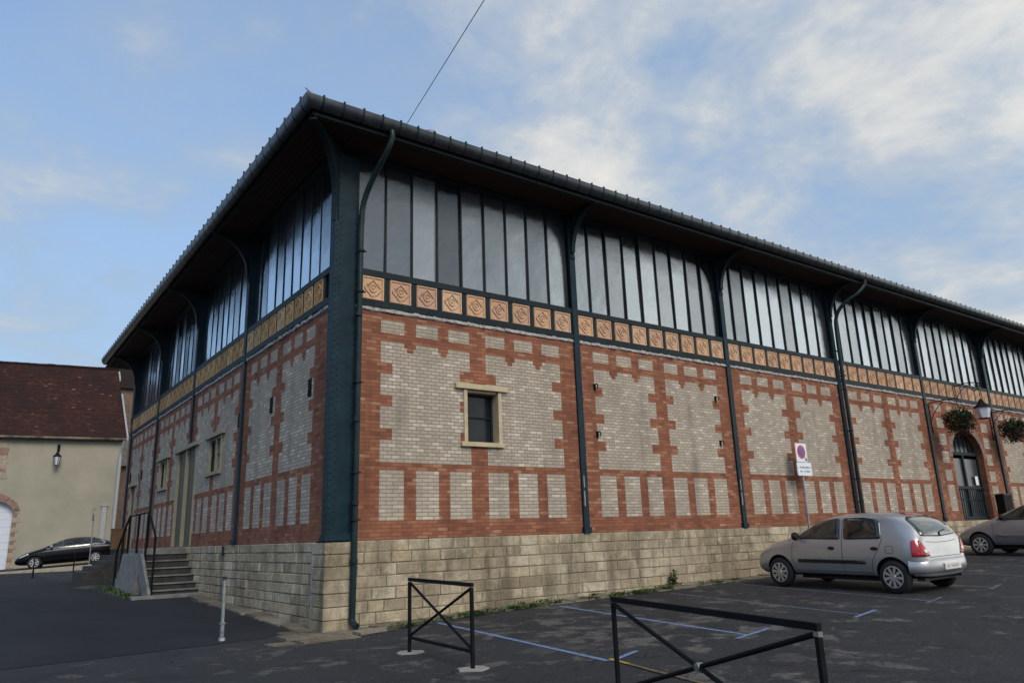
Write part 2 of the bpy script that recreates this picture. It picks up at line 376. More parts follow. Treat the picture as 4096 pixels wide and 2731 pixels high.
for k, (a, b) in enumerate(LINES):
    m = M['blue'] if k < 2 else M['blue2']
    strip('parking_line', [a, b], .075, m)
    strip('parking_line_end', [(b[0] - .32 * (k > 0), b[1] - .06), (b[0] + .58, b[1] + .13)], .07, M['blue'] if k < 3 else M['blue2'], .008)
strip('yellow_line', [(1.26, -4.98), (1.20, -5.35)], .07, M['yellow'], .012)
strip('yellow_line', [(1.19, -5.37), (1.02, -6.4), (.85, -8.5)], .06, M['yellow2'], .012)
mb = MB(); rn0 = random.Random(77); rows = []
yrow = sorted({.1, .6, 1.2, 1.9, 2.5, 3.2, 4, 4.7, 5.3, 6, 6.8, 7.45, 8.5, 9.5, 10.5, 12, 14, 16, 20, 26, 33})
def xr(y): return (-.42 if y < 7.1 else -1.62) + rn0.uniform(-.07, .07) - (.5 if y < .3 else 0)
for y in yrow:
    r_ = xr(y); rows.append([(-9.0 + .5 * rn0.random(), y), (-4.5, y - (.35 if y < .3 else 0)), (-1.9, y - (.12 if y < .3 else 0)), (r_, y)])
for a, b in zip(rows, rows[1:]):
    for k in range(3):
        q = [a[k], a[k + 1], b[k + 1], b[k]]; mb.face([(x, y, g(x, y) + .005) for x, y in q])
tag(mb.build('asphalt_patch', M['asphalt2'], recalc=False), kind='structure')
# ------------------------------------------------------------------ market hall
hall = thing('market_hall', 'long market hall of red and pale grey patterned brick under deep eaves', 'market hall')
W, C0, WL, CL0 = 5.0, .406, 4.5, .419
NR, NL = 6, 4
UR, UL = C0 + W * NR, 18.84
ZF, ZG, ZT = 3.90, 4.65, 6.77
R0 = .30; ROW = .0641
zr = lambda n: R0 + n * ROW
PAN = [(-2.03, -1.57), (-1.335, -.875), (-.645, -.185), (.185, .645), (.875, 1.335), (1.57, 2.03)]
TEETH = [(zr(21), zr(24)), (zr(30), zr(33)), (zr(39), zr(42))]
UB, UT = zr(15), 3.385
SB, ST = 3.538, 3.772
def classify(ru, z, mid=True, arch=False):
    if arch:
        a = abs(ru)
        if 1.40 < a < 1.86:
            for z0, z1 in ((.30, 1.13), (1.26, 1.62), (1.84, 2.22), (2.43, 2.80), (3.0, 3.32), (3.538, 3.772)):
                if z0 < z < z1: return 1
        if a < 1.0 and 3.538 < z < 3.772 and (a % .62) < .36: return 1
        return 0
    a = abs(ru)
    if R0 < z < zr(13):
        for p in PAN:
            if p[0] < ru < p[1]: return 1
        return 0
    if SB < z < ST:
        for p in PAN:
            if p[0] < ru < p[1]: return 1
        return 0
    if UB < z < UT:
        if not (.185 < a < 2.03): return 0
        if any(z0 < z < z1 for z0, z1 in TEETH) and (a < .413 or a > 1.802): return 0
        if z > UT - ROW * 1.5 and (.645 < a < .875 or 1.335 < a < 1.57): return 0
        if z > UT - ROW * 2.7 and (.70 < a < .82 or 1.39 < a < 1.515): return 0
        return 2
    return 0
BRK = sorted({-2.03, -1.802, -1.57, -1.515, -1.39, -1.335, -.875, -.82, -.70, -.645, -.413, -.185, .185, .413, .645, .70, .82, .875, 1.335, 1.39, 1.515, 1.57, 1.802, 2.03})
ABRK = sorted({s * v for s in (-1, 1) for v in (1.40, 1.86, .36, .62, .98, 1.0)})
ZB = sorted({0, R0, zr(13), UB, UT, SB, ST, ZF, UT - ROW * 1.5, UT - ROW * 2.7} | {z for p in TEETH for z in p})
AZB = sorted({0, .30, 1.13, 1.26, 1.62, 1.84, 2.22, 2.43, 2.80, 3.0, 3.32, 3.538, 3.772, ZF})

def brick_wall(F, bays, ustart, uend, openings, arch_bay=None):
    """one flush sheet of red brick with grey panels; openings: (u0,u1,z0,z1)"""
    mb = MB(F); segs = []
    for bi, (uc, sc) in enumerate(bays):
        lo = ustart if bi == 0 else (bays[bi - 1][0] + uc) / 2
        hi = uend if bi == len(bays) - 1 else (bays[bi + 1][0] + uc) / 2
        segs.append((bi, uc, sc, lo, hi))
    for bi, uc, sc, lo, hi in segs:
        arch = bi == arch_bay
        ub = {lo, hi} | {uc + b * sc for b in (ABRK if arch else BRK)}
        zb = set(AZB if arch else ZB)
        for (a, b, c, d) in openings:
            if a < hi and b > lo:
                ub |= {a, b}; zb |= {c, d}
        ub = sorted(x for x in ub if lo - 1e-6 <= x <= hi + 1e-6); zb = sorted(z for z in zb if -1e-6 <= z <= ZF + 1e-6)
        for u0, u1 in zip(ub, ub[1:]):
            if u1 - u0 < 1e-4: continue
            for z0, z1 in zip(zb, zb[1:]):
                if z1 - z0 < 1e-4: continue
                um, zm = (u0 + u1) / 2, (z0 + z1) / 2
                if any(a < um < b and c < zm < d for a, b, c, d in openings): continue
                k = classify((um - uc) / sc, zm, arch=arch)
                anchor = uc + (.185 if um > uc else -.185) * sc
                off = .228 * (40 + 37 * bi + (11 if um > uc else 0)) + k * .0
                uv = [(u - anchor + off, z - R0 + ROW * (40 + 64 * bi)) for u, z in ((u0, z0), (u1, z0), (u1, z1), (u0, z1))]
                mb.face([(u0, 0, z0), (u1, 0, z0), (u1, 0, z1), (u0, 0, z1)], k, uv)
    return mb.build('brick_wall', [M['red'], M['gray'], M['gray2']], hall, recalc=False)
RB = [(C0 + W * (i + .5), 1.0) for i in range(NR)]
LB = [(CL0 + WL * (i + .5), .9) for i in range(NL)]
WIN = (2.62, 3.36, 1.68, 2.66)
AU = RB[4][0]; AHW, ASP, ARISE = 1.15, 2.05, .95
brick_wall(FR, RB, 0.0, UR + .43, [WIN, (AU - AHW, AU + AHW, 0, ASP + ARISE)], 4)
LW1, LDR, LW2, LD2 = (6.45, 7.48, 1.68, 2.5), (8.75, 10.75, 0, 2.5), (12.0, 13.02, 1.68, 2.5), (16.75, 17.6, 0, 2.05)
brick_wall(FL, LB, 0.0, UL, [LW1, LDR, LW2, LD2])
# archway: fill above the curve, reveal, ring of bricks
def arch_pts(u, hw, sp, rise, n=18): return [(u - hw * cos(pi * k / n), sp + rise * sin(pi * k / n)) for k in range(n + 1)]
ap = arch_pts(AU, AHW, ASP, ARISE)
mb = MB(FR); topz = ASP + ARISE
for (a, b) in zip(ap, ap[1:]):
    q = [(a[0], 0, a[1]), (b[0], 0, b[1]), (b[0], 0, topz), (a[0], 0, topz)]
    mb.face(q, 0, [(p[0] + 9, p[2]) for p in q])
    mb.face([(a[0], 0, a[1]), (b[0], 0, b[1]), (b[0], -.5, b[1]), (a[0], -.5, a[1])], 0, [(0, a[0]), (0, b[0]), (.5, b[0]), (.5, a[0])])
for s in (-1, 1):
    u = AU + s * AHW; mb.face([(u, 0, 0), (u, 0, ASP), (u, -.5, ASP), (u, -.5, 0)], 0, [(0, 0), (0, ASP), (.5, ASP), (.5, 0)])
mb.build('arch_reveal', [M['red']], hall, recalc=False)
mb = MB(FR); rg = arch_pts(AU, AHW, ASP, ARISE, 26); ro = arch_pts(AU, AHW + .24, ASP, ARISE + .24, 26)
for k in range(26):
    dd = .012 + .006 * (k % 2); j = k + .93
    f = lambda A, t: (A[k][0] + (A[k + 1][0] - A[k][0]) * t, A[k][1] + (A[k + 1][1] - A[k][1]) * t)
    q = [f(rg, .04), f(rg, .96), f(ro, .96), f(ro, .04)]
    mb.prism(q, lambda p: (p[0], dd, p[1]), lambda p: (p[0], -.06, p[1]))
mb.build('arch_ring', M['quoin'], hall)
dr = MB(FR)
dz = -.24
dr.box(AU - AHW, AU - AHW + .07, dz - .04, dz + .05, 0, ASP); dr.box(AU + AHW - .07, AU + AHW, dz - .04, dz + .05, 0, ASP)
dr.box(AU - AHW, AU + AHW, dz - .04, dz + .06, 2.16, 2.27); dr.box(AU - AHW, AU + AHW, dz - .04, dz + .07, 1.02, 1.12); dr.box(AU - AHW, AU + AHW, dz - .04, dz + .05, .0, .12)
dr.box(AU - .05, AU + .05, dz - .04, dz + .06, 0.12, 2.16)
for k in range(15):
    u = AU - AHW + .1 + k * (2 * AHW - .2) / 14; dr.box(u - .011, u + .011, dz + .015, dz + .037, .12, 1.02)
for k in range(7):
    u = AU - .95 + k * .317; zt = ASP + ARISE * sqrt(max(0, 1 - ((u - AU) / AHW) ** 2)); dr.box(u - .012, u + .012, dz + .01, dz + .034, 2.27, zt)
dr.box(AU - AHW, AU + AHW, dz + .012, dz + .04, .66, .69)
door = dr.build('door', M['iron'], hall); door['label'] = 'dark iron double door with bars under a brick arch'
mb = MB(FR); mb.face([(AU - AHW, dz, 0), (AU + AHW, dz, 0), (AU + AHW, dz, 2.2), (AU - AHW, dz, 2.2)]); mb.build('door_glass', M['frost'], door)
mb = MB(FR); q = [(p[0], dz, p[1]) for p in ap]; mb.face([(AU - AHW, dz, 2.05)] + q[1:-1] + [(AU + AHW, dz, 2.05)]); mb.build('fanlight', M['darkglass'], door)
mb = MB(FR); mb.box(AU + .62, AU + .83, dz + .065, dz + .07, 1.16, 1.46); mb.build('notice', M['white'], door)

# plinth of stone blocks
def blocks(F, u0, u1, depth0=.0, seed=1, zbot=-1.62, top=0.0, m=0, H=.192):
    rn = random.Random(seed); mb = MB(F); z = top; row = 0
    while z > zbot:
        h = H * rn.uniform(.94, 1.06); zb = z - h; u = u0 - rn.uniform(0, .3)
        while u < u1:
            w = rn.choice([.30, .36, .42, .46, .52, .60]) * rn.uniform(.92, 1.08); a, b = max(u, u0), min(u + w, u1)
            if b - a > .03:
                j = .0045; d = depth0 + rn.uniform(-.007, .009); c = .012; r = rn.random()
                o = [(a + j, z - j), (b - j, z - j), (b - j, zb + j), (a + j, zb + j)]
                jit = lambda: rn.uniform(-.004, .004)
                i = [(a + j + c + jit(), z - j - c + jit()), (b - j - c + jit(), z - j - c + jit()), (b - j - c + jit(), zb + j + c + jit()), (a + j + c + jit(), zb + j + c + jit())]
                mb.face([(p[0], d, p[1]) for p in i], 0, None, r)
                for k in range(4):
                    n = (k + 1) % 4
                    mb.face([(o[k][0], depth0 - .012, o[k][1]), (o[n][0], depth0 - .012, o[n][1]), (i[n][0], d, i[n][1]), (i[k][0], d, i[k][1])], 0, None, r)
            u += w
        z = zb; row += 1
    mb.face([(u0, depth0 - .010, zbot), (u1, depth0 - .010, zbot), (u1, depth0 - .010, top), (u0, depth0 - .010, top)], 1)
    mb.face([(u0, depth0 - .010, top), (u1, depth0 - .010, top), (u1, depth0 - .12, top), (u0, depth0 - .12, top)], 0, None, .4)
    return mb
blocks(FR, .34, UR + .43, .035, 3, top=-.006).build('stone_plinth', [M['stone'], M['mortar']], hall)
blocks(FL, .44, UL, .035, 5, top=-.006, H=.165).build('stone_plinth', [M['stone'], M['mortar']], hall)
mb = MB(); rn = random.Random(4); z = -.02
for k, h in enumerate([.19, .19, .2, .2, .2, .19, .2, .25]):
    j = rn.uniform(-.006, .006)
    mb.box(-.075 + j, .37 + j, -.07 + j, .44 + j, z - h + .008, z, 0, rn.choice([.2, .6, .7, .45, .9])); z -= h
mb.build('corner_pier', [M['stone']], hall, bevel=.012)

# iron: frieze frame, stone course, tiles, glazing, columns
def tile_mesh(name, mat):
    mb = MB(); h = .215
    mb.box(-h, h, -.05, .0, -h, h)
    fr = .195
    for a in (-1, 1):
        mb.box(-fr - .015, fr + .015, 0, .017, a * fr - .013, a * fr + .015); mb.box(a * fr - .014, a * fr + .014, 0, .0165, -fr + .013, fr - .013)
    def bar(p, q, w, t=.018):
        dx, dz = q[0] - p[0], q[1] - p[1]; L = math.hypot(dx, dz); nx, nz = -dz / L * w / 2, dx / L * w / 2
        poly = [(p[0] + nx, p[1] + nz), (q[0] + nx, q[1] + nz), (q[0] - nx, q[1] - nz), (p[0] - nx, p[1] - nz)]
        mb.prism(poly, lambda r: (r[0], .0, r[1]), lambda r: (r[0], t, r[1]))
    D = .165
    for p, q in (((0, D), (D, 0)), ((D, 0), (0, -D)), ((0, -D), (-D, 0)), ((-D, 0), (0, D))): bar(p, q, .034, .020)
    mb.lathe([(.078, 0), (.078, .022), (.055, .024), (.052, .008), (.03, .008), (.026, .024), (.0, .028)], (0, 0, 0), 'y', 14, 0, True)
    bar((.035, .135), (.125, .045), .032, .034); bar((-.125, -.045), (-.035, -.135), .026, .028)
    o = mb.build(name, mat); return o
tile_r = tile_mesh('frieze_tile', M['tile']); tile_l = tile_mesh('frieze_tile', M['tile2'])
def facade(F, bays, c0, w, u_first, u_last, tiles, side):
    n = len(bays); pitch = w * .1091
    mb = MB(F); mb.box(u_first, u_last, -.06, .012, ZF + .0, ZF + .075); q_ = random.Random(31 + side); u = u_first
    while u < u_last:
        w_ = q_.uniform(.05, .16); mb.box(u, min(u + w_, u_last), -.02, .012 + q_.uniform(.006, .03), ZF + q_.uniform(.002, .022), ZF + q_.uniform(.055, .076)); u += w_
    mb.build('stone_course', M['course'], hall)
    fr = MB(F)
    fr.box(u_first, u_last, -.12, .045, ZF + .078, ZF + .19); fr.box(u_first, u_last, -.12, .04, ZG - .115, ZG)
    fr.box(u_first, u_last, -.13, -.05, ZF + .19, ZG - .115)
    fr.box(u_first, u_last, -.14, .09, ZT, ZT + .30)
    for k in range(int((u_last - u_first) / .14)): fr.rivet(u_first + .05 + k * .14, .045, ZF + .135)
    for i in range(n):
        cu = c0 + w * i
        for k in range(10):
            u = cu + .02 * w / 5 + pitch * k; b = .048
            fr.box(u - b, u + b, -.05, .022, ZF + .19, ZG - .115)
    fr.build('frieze_frame', M['iron'], hall)
    rn = random.Random(11 + side)
    for i in range(n):
        cu = c0 + w * i
        for k in range(9):
            u = cu + .02 * w / 5 + pitch * (k + .5)
            o = tiles.copy(); C.objects.link(o); o.parent = hall; o.location = F(u, .02, (ZF + .19 + ZG - .115) / 2)
            sc = (pitch - .09) / .43 if side else 1.0
            o.scale = (sc, 1, 1); o.rotation_euler = (0, 0, pi if side == 0 else pi / 2)
        gz = MB(F)
        for k in range(9):
            u0 = cu + .02 * w / 5 + pitch * k; u1 = u0 + pitch; j = [rn.uniform(-.007, .007) for _ in range(2)]; j.append(j[1] + rn.uniform(-.022, .012))
            q = [(u0, -.075 + j[0], ZG - .05), (u1, -.075 + j[1], ZG - .05), (u1, -.075 + j[2], ZT + .1), (u0, -.075 + j[0] + j[2] - j[1], ZT + .1)]
            gz.face(q, 0, None, min(1, max(0, rn.betavariate(1.6, 1.8))))
        gl = gz.build('glazing', M['glass'], hall, recalc=False)
        mu = MB(F)
        for k in range(1, 9):
            u = cu + .02 * w / 5 + pitch * k; mu.box(u - .0145, u + .0145, -.11, -.062 if side else -.036, ZG, ZT)
        mu.build('mullions', M['iron'], gl)
facade(FR, RB, C0, W, .38, UR + .43, tile_r, 0)
facade(FL, LB, CL0, WL, .15, UL, tile_l, 1)
bpy.data.objects.remove(tile_r); bpy.data.objects.remove(tile_l)

def bracket_poly(z0=5.92, z1=6.83, dx=.86):
    pts = [(.05, z1), (.05, z0 - .12), (.09, z0 - .12)]
    for k in range(13):
        a = pi / 2 * k / 12; pts.append((.10 + dx * (1 - cos(a)) * .95, z0 + (z1 - .05 - z0) * sin(a)))
    pts.append((.92, z1 - .05)); pts.append((.92, z1)); return pts
def column(F, u, zb=0.0, bottom=0.0):
    mb = MB(F)
    mb.box(u - .03, u + .03, -.12, .035, max(zb, 3.9), ZT); mb.box(u - .075, u + .075, .035, .055, zb + .1, ZT)
    mb.box(u - .06, u + .06, -.02, .034, zb, 3.9)
    if zb == 0: mb.box(u - .095, u + .095, .0, .085, .0, .10)
    k = 0; z = zb + .14
    while z < ZT - .1:
        mb.rivet(u - .052, .055, z, .014); mb.rivet(u + .052, .055, z + .06, .014); z += .12
    mb.box(u - .06, u + .06, .055, .08, 5.78, 5.88)
    o = mb.build('column', M['ironblue'], hall)
    if F is FR and u < 12:
        q = MB(F); q.box(u - .035, u - .012, .0552, .0565, .52, .82); q.box(u - .03, u - .008, .0552, .0565, .88, 1.12); q.build('scraped_paint', M['galv'], o)
    b = MB(F); P = bracket_poly(); b.prism(P, lambda p: (u - .012, p[0], p[1]), lambda p: (u + .012, p[0], p[1]))
    arc = P[3:-2]
    for (p, q) in zip(arc, arc[1:]):
        b.face([(u - .05, p[0], p[1]), (u + .05, p[0], p[1]), (u + .05, q[0], q[1]), (u - .05, q[0], q[1])])
        b.face([(u - .05, p[0] + .012, p[1] + .012), (u + .05, p[0] + .012, p[1] + .012), (u + .05, q[0] + .012, q[1] + .012), (u - .05, q[0] + .012, q[1] + .012)])
    b.build('bracket', M['iron'], o, recalc=False)
    return o
for i in range(1, NR + 1): column(FR, C0 + W * i)
for i in range(1, NL + 1): column(FL, CL0 + WL * i - (.05 if i == 4 else 0), 2.66 if i == 2 else 0)
# corner pillar
mb = MB()
mb.box(-.02, .30, -.02, .14, 0, ZT)                      # core
mb.box(-.055, -.021, -.0195, .15, .10, ZT); mb.box(-.055, .07, -.07, -.0205, .10, ZT)      # corner angle; mb.box(.305, .40, -.062, .02, .10, ZT)
mb.box(.30, .40, -.02, .1, 0, ZT)
mb.box(-.09, .42, -.10, .17, .0, .045); mb.box(-.075, .41, -.085, .16, .045, .10)
fr_ = lambda x, y, z: (x, -y, z)
z = .18
rv = MB(FR)
while z < ZT:
    for u in (-.02, .045, .345, .375): rv.rivet(u, .07 if u < .1 else .062, z + (.05 if u in (.045, .375) else 0), .016)
    z += .11
rl = MB(FL); z = .18
while z < ZT:
    for u in (-.04, .11): rl.rivet(u, .055, z, .016)
    z += .11
for q in (rv, rl):
    o = len(mb.v); mb.v += q.v; mb.f += [[i + o for i in f] for f in q.f]; mb.m += q.m; mb.uv += q.uv; mb.r += q.r
pil = mb.build('corner_pillar', M['ironblue'], hall)
b = MB(); P = bracket_poly(5.55, 6.83, .80)
r2 = 1 / sqrt(2)
DG = lambda u, d, z: (-d * r2 - u * r2, -d * r2 + u * r2, z)
bb = MB(DG); Pd = [(p[0] * 1.3 - .05, p[1]) for p in P]; bb.prism(Pd, lambda p: (-.055, p[0], p[1]), lambda p: (.055, p[0], p[1])); bb.build('bracket', M['iron'], pil)

# eaves
EO = 1.0; YE = 20.5; XE = UR + 1.4
mb = MB()
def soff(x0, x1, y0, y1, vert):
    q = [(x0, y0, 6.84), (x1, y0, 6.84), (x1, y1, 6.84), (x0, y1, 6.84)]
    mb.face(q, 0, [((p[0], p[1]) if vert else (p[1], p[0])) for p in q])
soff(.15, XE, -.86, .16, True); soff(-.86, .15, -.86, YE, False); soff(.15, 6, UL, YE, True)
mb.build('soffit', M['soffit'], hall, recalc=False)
GP = [(.80, 7.14), (.80, 7.0), (.82, 6.95), (.86, 6.93), (.91, 6.945), (.955, 6.985), (.985, 7.035), (1.0, 7.09), (1.0, 7.13), (.985, 7.13)]
def gutter(F, u0, u1, miter, spacing, hooks):
    g_ = MB(F)
    m0 = (lambda p: (u0 - (p[0] - EO) * 1.0 - .0, p[0], p[1])) if miter else (lambda p: (u0, p[0], p[1]))
    g_.prism(GP, m0, lambda p: (u1, p[0], p[1]))
    # dark board behind the gutter
    g_.box(u0 + .2, u1, .78, .815, 6.82, 7.12, 1)
    o = g_.build('gutter', [M['zinc'], M['iron']], hall, smooth=True, angle=50)
    cen = (.90, 7.06); OUT = [((p[0] - cen[0]) * 1.005 + cen[0] + .002, (p[1] - cen[1]) * 1.005 + cen[1]) for p in GP]
    rest = MB(F); u = u0 + .3; k = 0
    while u < u1:
        s = MB(F) if k < (64 if not hooks else 36) else rest
        w = .02; s.prism(OUT, lambda p: (u - w, p[0], p[1]), lambda p: (u + w, p[0], p[1]))
        if hooks:
            s.box(u - .011, u + .011, .985, 1.008, 7.12, 7.17); s.box(u - .011, u + .011, .95, 1.008, 7.17, 7.19)
        else: s.box(u - .014, u + .014, .975, 1.012, 7.13, 7.16)
        if s is not rest: s.build('gutter_bracket', M['pipe'], o)
        u += spacing * random.uniform(.95, 1.05); k += 1
    tag(rest.build('gutter_brackets', M['pipe'], o), kind='stuff')
gutter(FR, -EO, XE, True, .352, False); gutter(FL, -EO, YE, True, .385, True)
mb = MB(); x0, y0, x1, y1 = -.84, -.84, XE - .1, YE; sl = math.tan(radians(17)); hw = (y1 - y0) / 2; zr_ = 7.12 + hw * sl; ym = (y0 + y1) / 2
A, B_, C_, D_ = (x0, y0, 7.12), (x1, y0, 7.12), (x1, y1, 7.12), (x0, y1, 7.12); E_, F_ = (x0 + hw, ym, zr_), (x1 - hw, ym, zr_)
for q in ((A, B_, F_, E_), (D_, A, E_), (C_, D_, E_, F_), (B_, C_, F_), (A, D_, C_, B_)): mb.face(list(q))
rf = mb.build('roof', M['roof_zinc'], hall)
mb = MB(); mb.tube([(-.62, -.62, 7.14), (-.3, -.3, 7.26), (hw + x0, ym, zr_ + .02)], .06, 8); mb.tube([(-1.02, -.98, 7.20), (-.9, -.93, 7.165), (-.45, -.90, 7.165), (-.1, -.88, 7.14)], [.008, .016, .02, .01], 8); mb.build('hip_ridge', M['galv'], rf, smooth=True)
mb = MB(); mb.lathe([(.16, 7.05), (.16, 7.18), (.13, 7.225), (.08, 7.25), (.0, 7.255)], (1.42, -.80, 0), 'z', 16); mb.build('roof_vent', M['roof_zinc'], rf, smooth=True)
# main wall masses so nothing is hollow seen from a side step
mb = MB(); mb.box(.3, UR + .4, .62, UL - .1, -1.6, 7.1); mb.build('interior_mass', M['plastic'], hall)
mb = MB(); mb.box(-.02, UR + .4, UL, UL + .12, -1.6, 7.0); mb.build('back_wall', M['brown_brick'], hall)

def smooth_path(P, n=6):
    out = []; P = [Vector(p) for p in P]; Q = [P[0]] + P + [P[-1]]
    for i in range(1, len(Q) - 2):
        a, b, c, d = Q[i - 1], Q[i], Q[i + 1], Q[i + 2]
        for k in range(n):
            t = k / n
            out.append(tuple(.5 * ((2 * b) + (c - a) * t + (2 * a - 5 * b + 4 * c - d) * t * t + (3 * b - a - 3 * c + d) * t ** 3)))
    out.append(tuple(P[-1])); return out
def downpipe(path, clamps, r=.052, elbow=True):
    mb = MB(FR); mb.tube(smooth_path(path), r, 14)
    u, d = path[-2][0], path[-2][1]
    for z in (1.9, .55, -.35, 3.72): mb.tube([(u, d, z), (u, d, z + .07)], r + .012, 14)
    o = mb.build('downpipe', M['pipe'], hall, smooth=True)
    for z in clamps:
        c = MB(FR); uu = u + (.02 if z > 4 else 0)
        c.tube([(uu, d, z), (uu, d, z + .035)], r + .014, 12); c.box(uu - .02, uu + .02, .03, d, z, z + .035); c.box(uu + r, uu + r + .05, d - .012, d + .012, z + .005, z + .03)
        c.build('pipe_clamp', M['iron'], o)
    return o
downpipe([(.60, .90, 6.96), (.60, .90, 6.82), (.55, .80, 6.58), (.47, .45, 6.22), (.42, .2, 5.86), (.40, .135, 5.4), (.395, .135, 4.2), (.385, .135, 0), (.375, .135, -1.05), (.375, .15, -1.22), (.40, .26, -1.29)], [4.9, 4.15, 2.55, 1.05, .3])
downpipe([(16.07, .9, 6.96), (16.05, .88, 6.8), (15.85, .75, 6.55), (15.62, .45, 6.3), (15.52, .2, 5.95), (15.50, .135, 5.3), (15.50, .135, 3), (15.50, .135, -.5), (15.50, .135, -.9)], [4.9, 4.15, 2.55, 1.2])
mb = MB(FL); mb.tube([(.47, .055, -.02), (.47, .055, -.7), (.47, .055, -1.42)], .026, 8); mb.build('conduit', M['galv'], hall, smooth=True)
mb = MB(FL); mb.tube([(5.62, .05, -.02), (5.62, .05, -.22)], .03, 8); mb.build('conduit', M['iron'], hall, smooth=True)

# windows and doors
def window(F, o, lint, sill, depth, mull=None, glass='darkglass', frame='beige'):
    u0, u1, z0, z1 = o; b = .085
    mb = MB(F)
    mb.box(lint[0], lint[1], -.10, .075, z1 + .004, z1 + .105)
    mb.box(sill[0], sill[1], -.10, .07, z0 - .085, z0)
    for s, u in ((-1, u0), (1, u1)):
        a, c = (u - .055, u + .022) if s < 0 else (u - .022, u + .055)
        mb.box(a, c, -depth - .06, .035, z0 + .001, z1)
    mb.box(u0 + .023, u1 - .023, -depth - .06, -.01, z1 - .045, z1 + .002)
    if mull: mb.box(mull - .035, mull + .035, -depth - .02, .0, z0, z1 - .05)
    f = mb.build('window', M[frame], hall, bevel=.008)
    g2 = MB(F); g2.face([(u0, -depth, z0), (u1, -depth, z0), (u1, -depth, z1), (u0, -depth, z1)]); g2.build('pane', M[glass], f)
    fm = MB(F); a, c = u0 + .024, u1 - .024
    for (x0, x1_, y0, y1) in ((a, a + .045, z0, z1 - .046), (c - .045, c, z0, z1 - .046), (a + .045, c - .045, z0, z0 + .045), (a + .045, c - .045, z1 - .09, z1 - .046), (a + .045, c - .045, (z0 + z1) / 2 - .012, (z0 + z1) / 2 + .012)): fm.box(x0, x1_, -depth - .02, -depth + .035, y0, y1)
    fm.build('frame', M['iron'], f)
    return f
w = window(FR, WIN, (2.375, 3.55), (2.49, 3.44), .20); w['label'] = 'small square window in a beige stone surround'
window(FL, LW1, (6.2, 7.8), (6.38, 7.62), .075, 6.96, 'beige2', 'beige_shade'); window(FL, LW2, (11.75, 13.35), (11.9, 13.15), .075, 12.5, 'beige2', 'beige_shade')
def big_door(o, lint):
    u0, u1, z0, z1 = o; mb = MB(FL); mu = (u0 + u1) / 2
    mb.box(lint[0], lint[1], -.1, .075, z1 + .003, z1 + .11)
    for u in (u0, u1): mb.box(u - .04, u + .04, -.12, .025, .003, z1)
    if u1 - u0 > 1.2: mb.box(mu - .05, mu + .05, -.1, .03, .003, z1 - .003)
    f = mb.build('door', M['beige_shade'], hall, bevel=.006)
    p = MB(FL); p.box(u0, u1, -.12, -.05, .0, z1)
    for k in range(int((u1 - u0) / .25)): p.box(u0 + .25 * k + .02, u0 + .25 * k + .03, -.05, -.044, .1, z1 - .1)
    p.build('door_leaf', M['beige2'], f)
    return f
big_door(LDR, (8.5, 11.05))['label'] = 'tall double door in olive beige with a pale centre post'
big_door(LD2, (16.55, 17.8))
for (y, z) in ((1.0, 2.64), (3.04, 2.65), (5.16, 2.66), (15.9, 2.35), (17.9, 2.4)):
    v = MB(FL); v.box(y - .075, y + .075, .0, .012, z - .16, z + .16)
    for k in range(6): v.box(y - .06, y + .06, .012, .024, z - .14 + k * .05, z - .115 + k * .05)
    v.build('vent_grille', M['black'], hall)

# staircase up to the double door
S_ = thing('staircase', 'concrete staircase with a landing and iron railing below the olive double door', 'stairs', (0, 8.4, g(0, 8)))
oz = -S_.location.z; oy = -8.4
def part(mb, name, mat, parent, **kw):
    o = mb.build(name, mat, parent, **kw); return o
T = lambda x, y, z: (x, y + oy, z + oz)
mb = MB(T); yy = [7.51, 7.74, 8.02, 8.30, 8.58, 8.86]; zz = [-.94, -.80, -.635, -.47, -.305, -.14]
pr = [(8.905, -1.4), (yy[0] + .02, -1.4)]
for k in range(6): pr += [(yy[k] + .02, zz[k] - .0295), ((yy[k + 1] if k < 5 else 8.885) + .02, zz[k] - .0295)]
mb.prism(pr, lambda p: (-1.02, p[0], p[1]), lambda p: (-.04, p[0], p[1]))
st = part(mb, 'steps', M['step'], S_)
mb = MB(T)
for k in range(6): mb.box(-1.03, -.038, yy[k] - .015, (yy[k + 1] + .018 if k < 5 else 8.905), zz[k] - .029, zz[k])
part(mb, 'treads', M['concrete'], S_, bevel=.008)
mb = MB(T); mb.box(-1.5, .1, 7.15, 7.5, -1.3, g(0, 7.4) + .06); part(mb, 'bottom_slab', M['concrete'], S_, bevel=.01)
mb = MB(T)
mb.box(-1.04, -.04, 8.91, 11.2, -1.4, -.02)
poly = [(8.72, -.13), (11.25, -.13), (11.25, -1.4), (8.72, -1.4)]
mb.prism(poly, lambda p: (-1.10 + .11 * min(0, p[1] + .13), p[0], p[1]), lambda p: (-1.041, p[0], p[1]))
part(mb, 'landing', M['concrete'], S_, bevel=.01)
mb = MB(T); mb.prism([(8.71, -.13), (8.48, -.13), (7.32, -.98), (7.30, -1.35), (7.62, -1.35), (8.71, -.46)], lambda p: (-1.16, p[0], p[1]), lambda p: (-1.09, p[0], p[1])); part(mb, 'stringer', M['concrete'], S_, bevel=.008)
mb = MB(T)
pr = [(11.21, -1.4), (11.21, -.29)]
for k in range(5): pr += [(11.2 + .28 * (k + 1), -.29 - .165 * k), (11.2 + .28 * (k + 1), -.29 - .165 * (k + 1) if k < 4 else -1.4)]
mb.prism(pr, lambda p: (-1.06, p[0], p[1]), lambda p: (-.04, p[0], p[1]))
part(mb, 'steps', M['concrete'], S_, bevel=.006)
mb = MB(T)
for y in (8.42, 9.55, 10.80): mb.tube([(-1.07, y, -.6 if y < 8.6 else -.2), (-1.07, y, .81)], .027, 8)
mb.tube([(-1.07, 8.38, .82), (-1.07, 10.84, .82)], .021, 8)
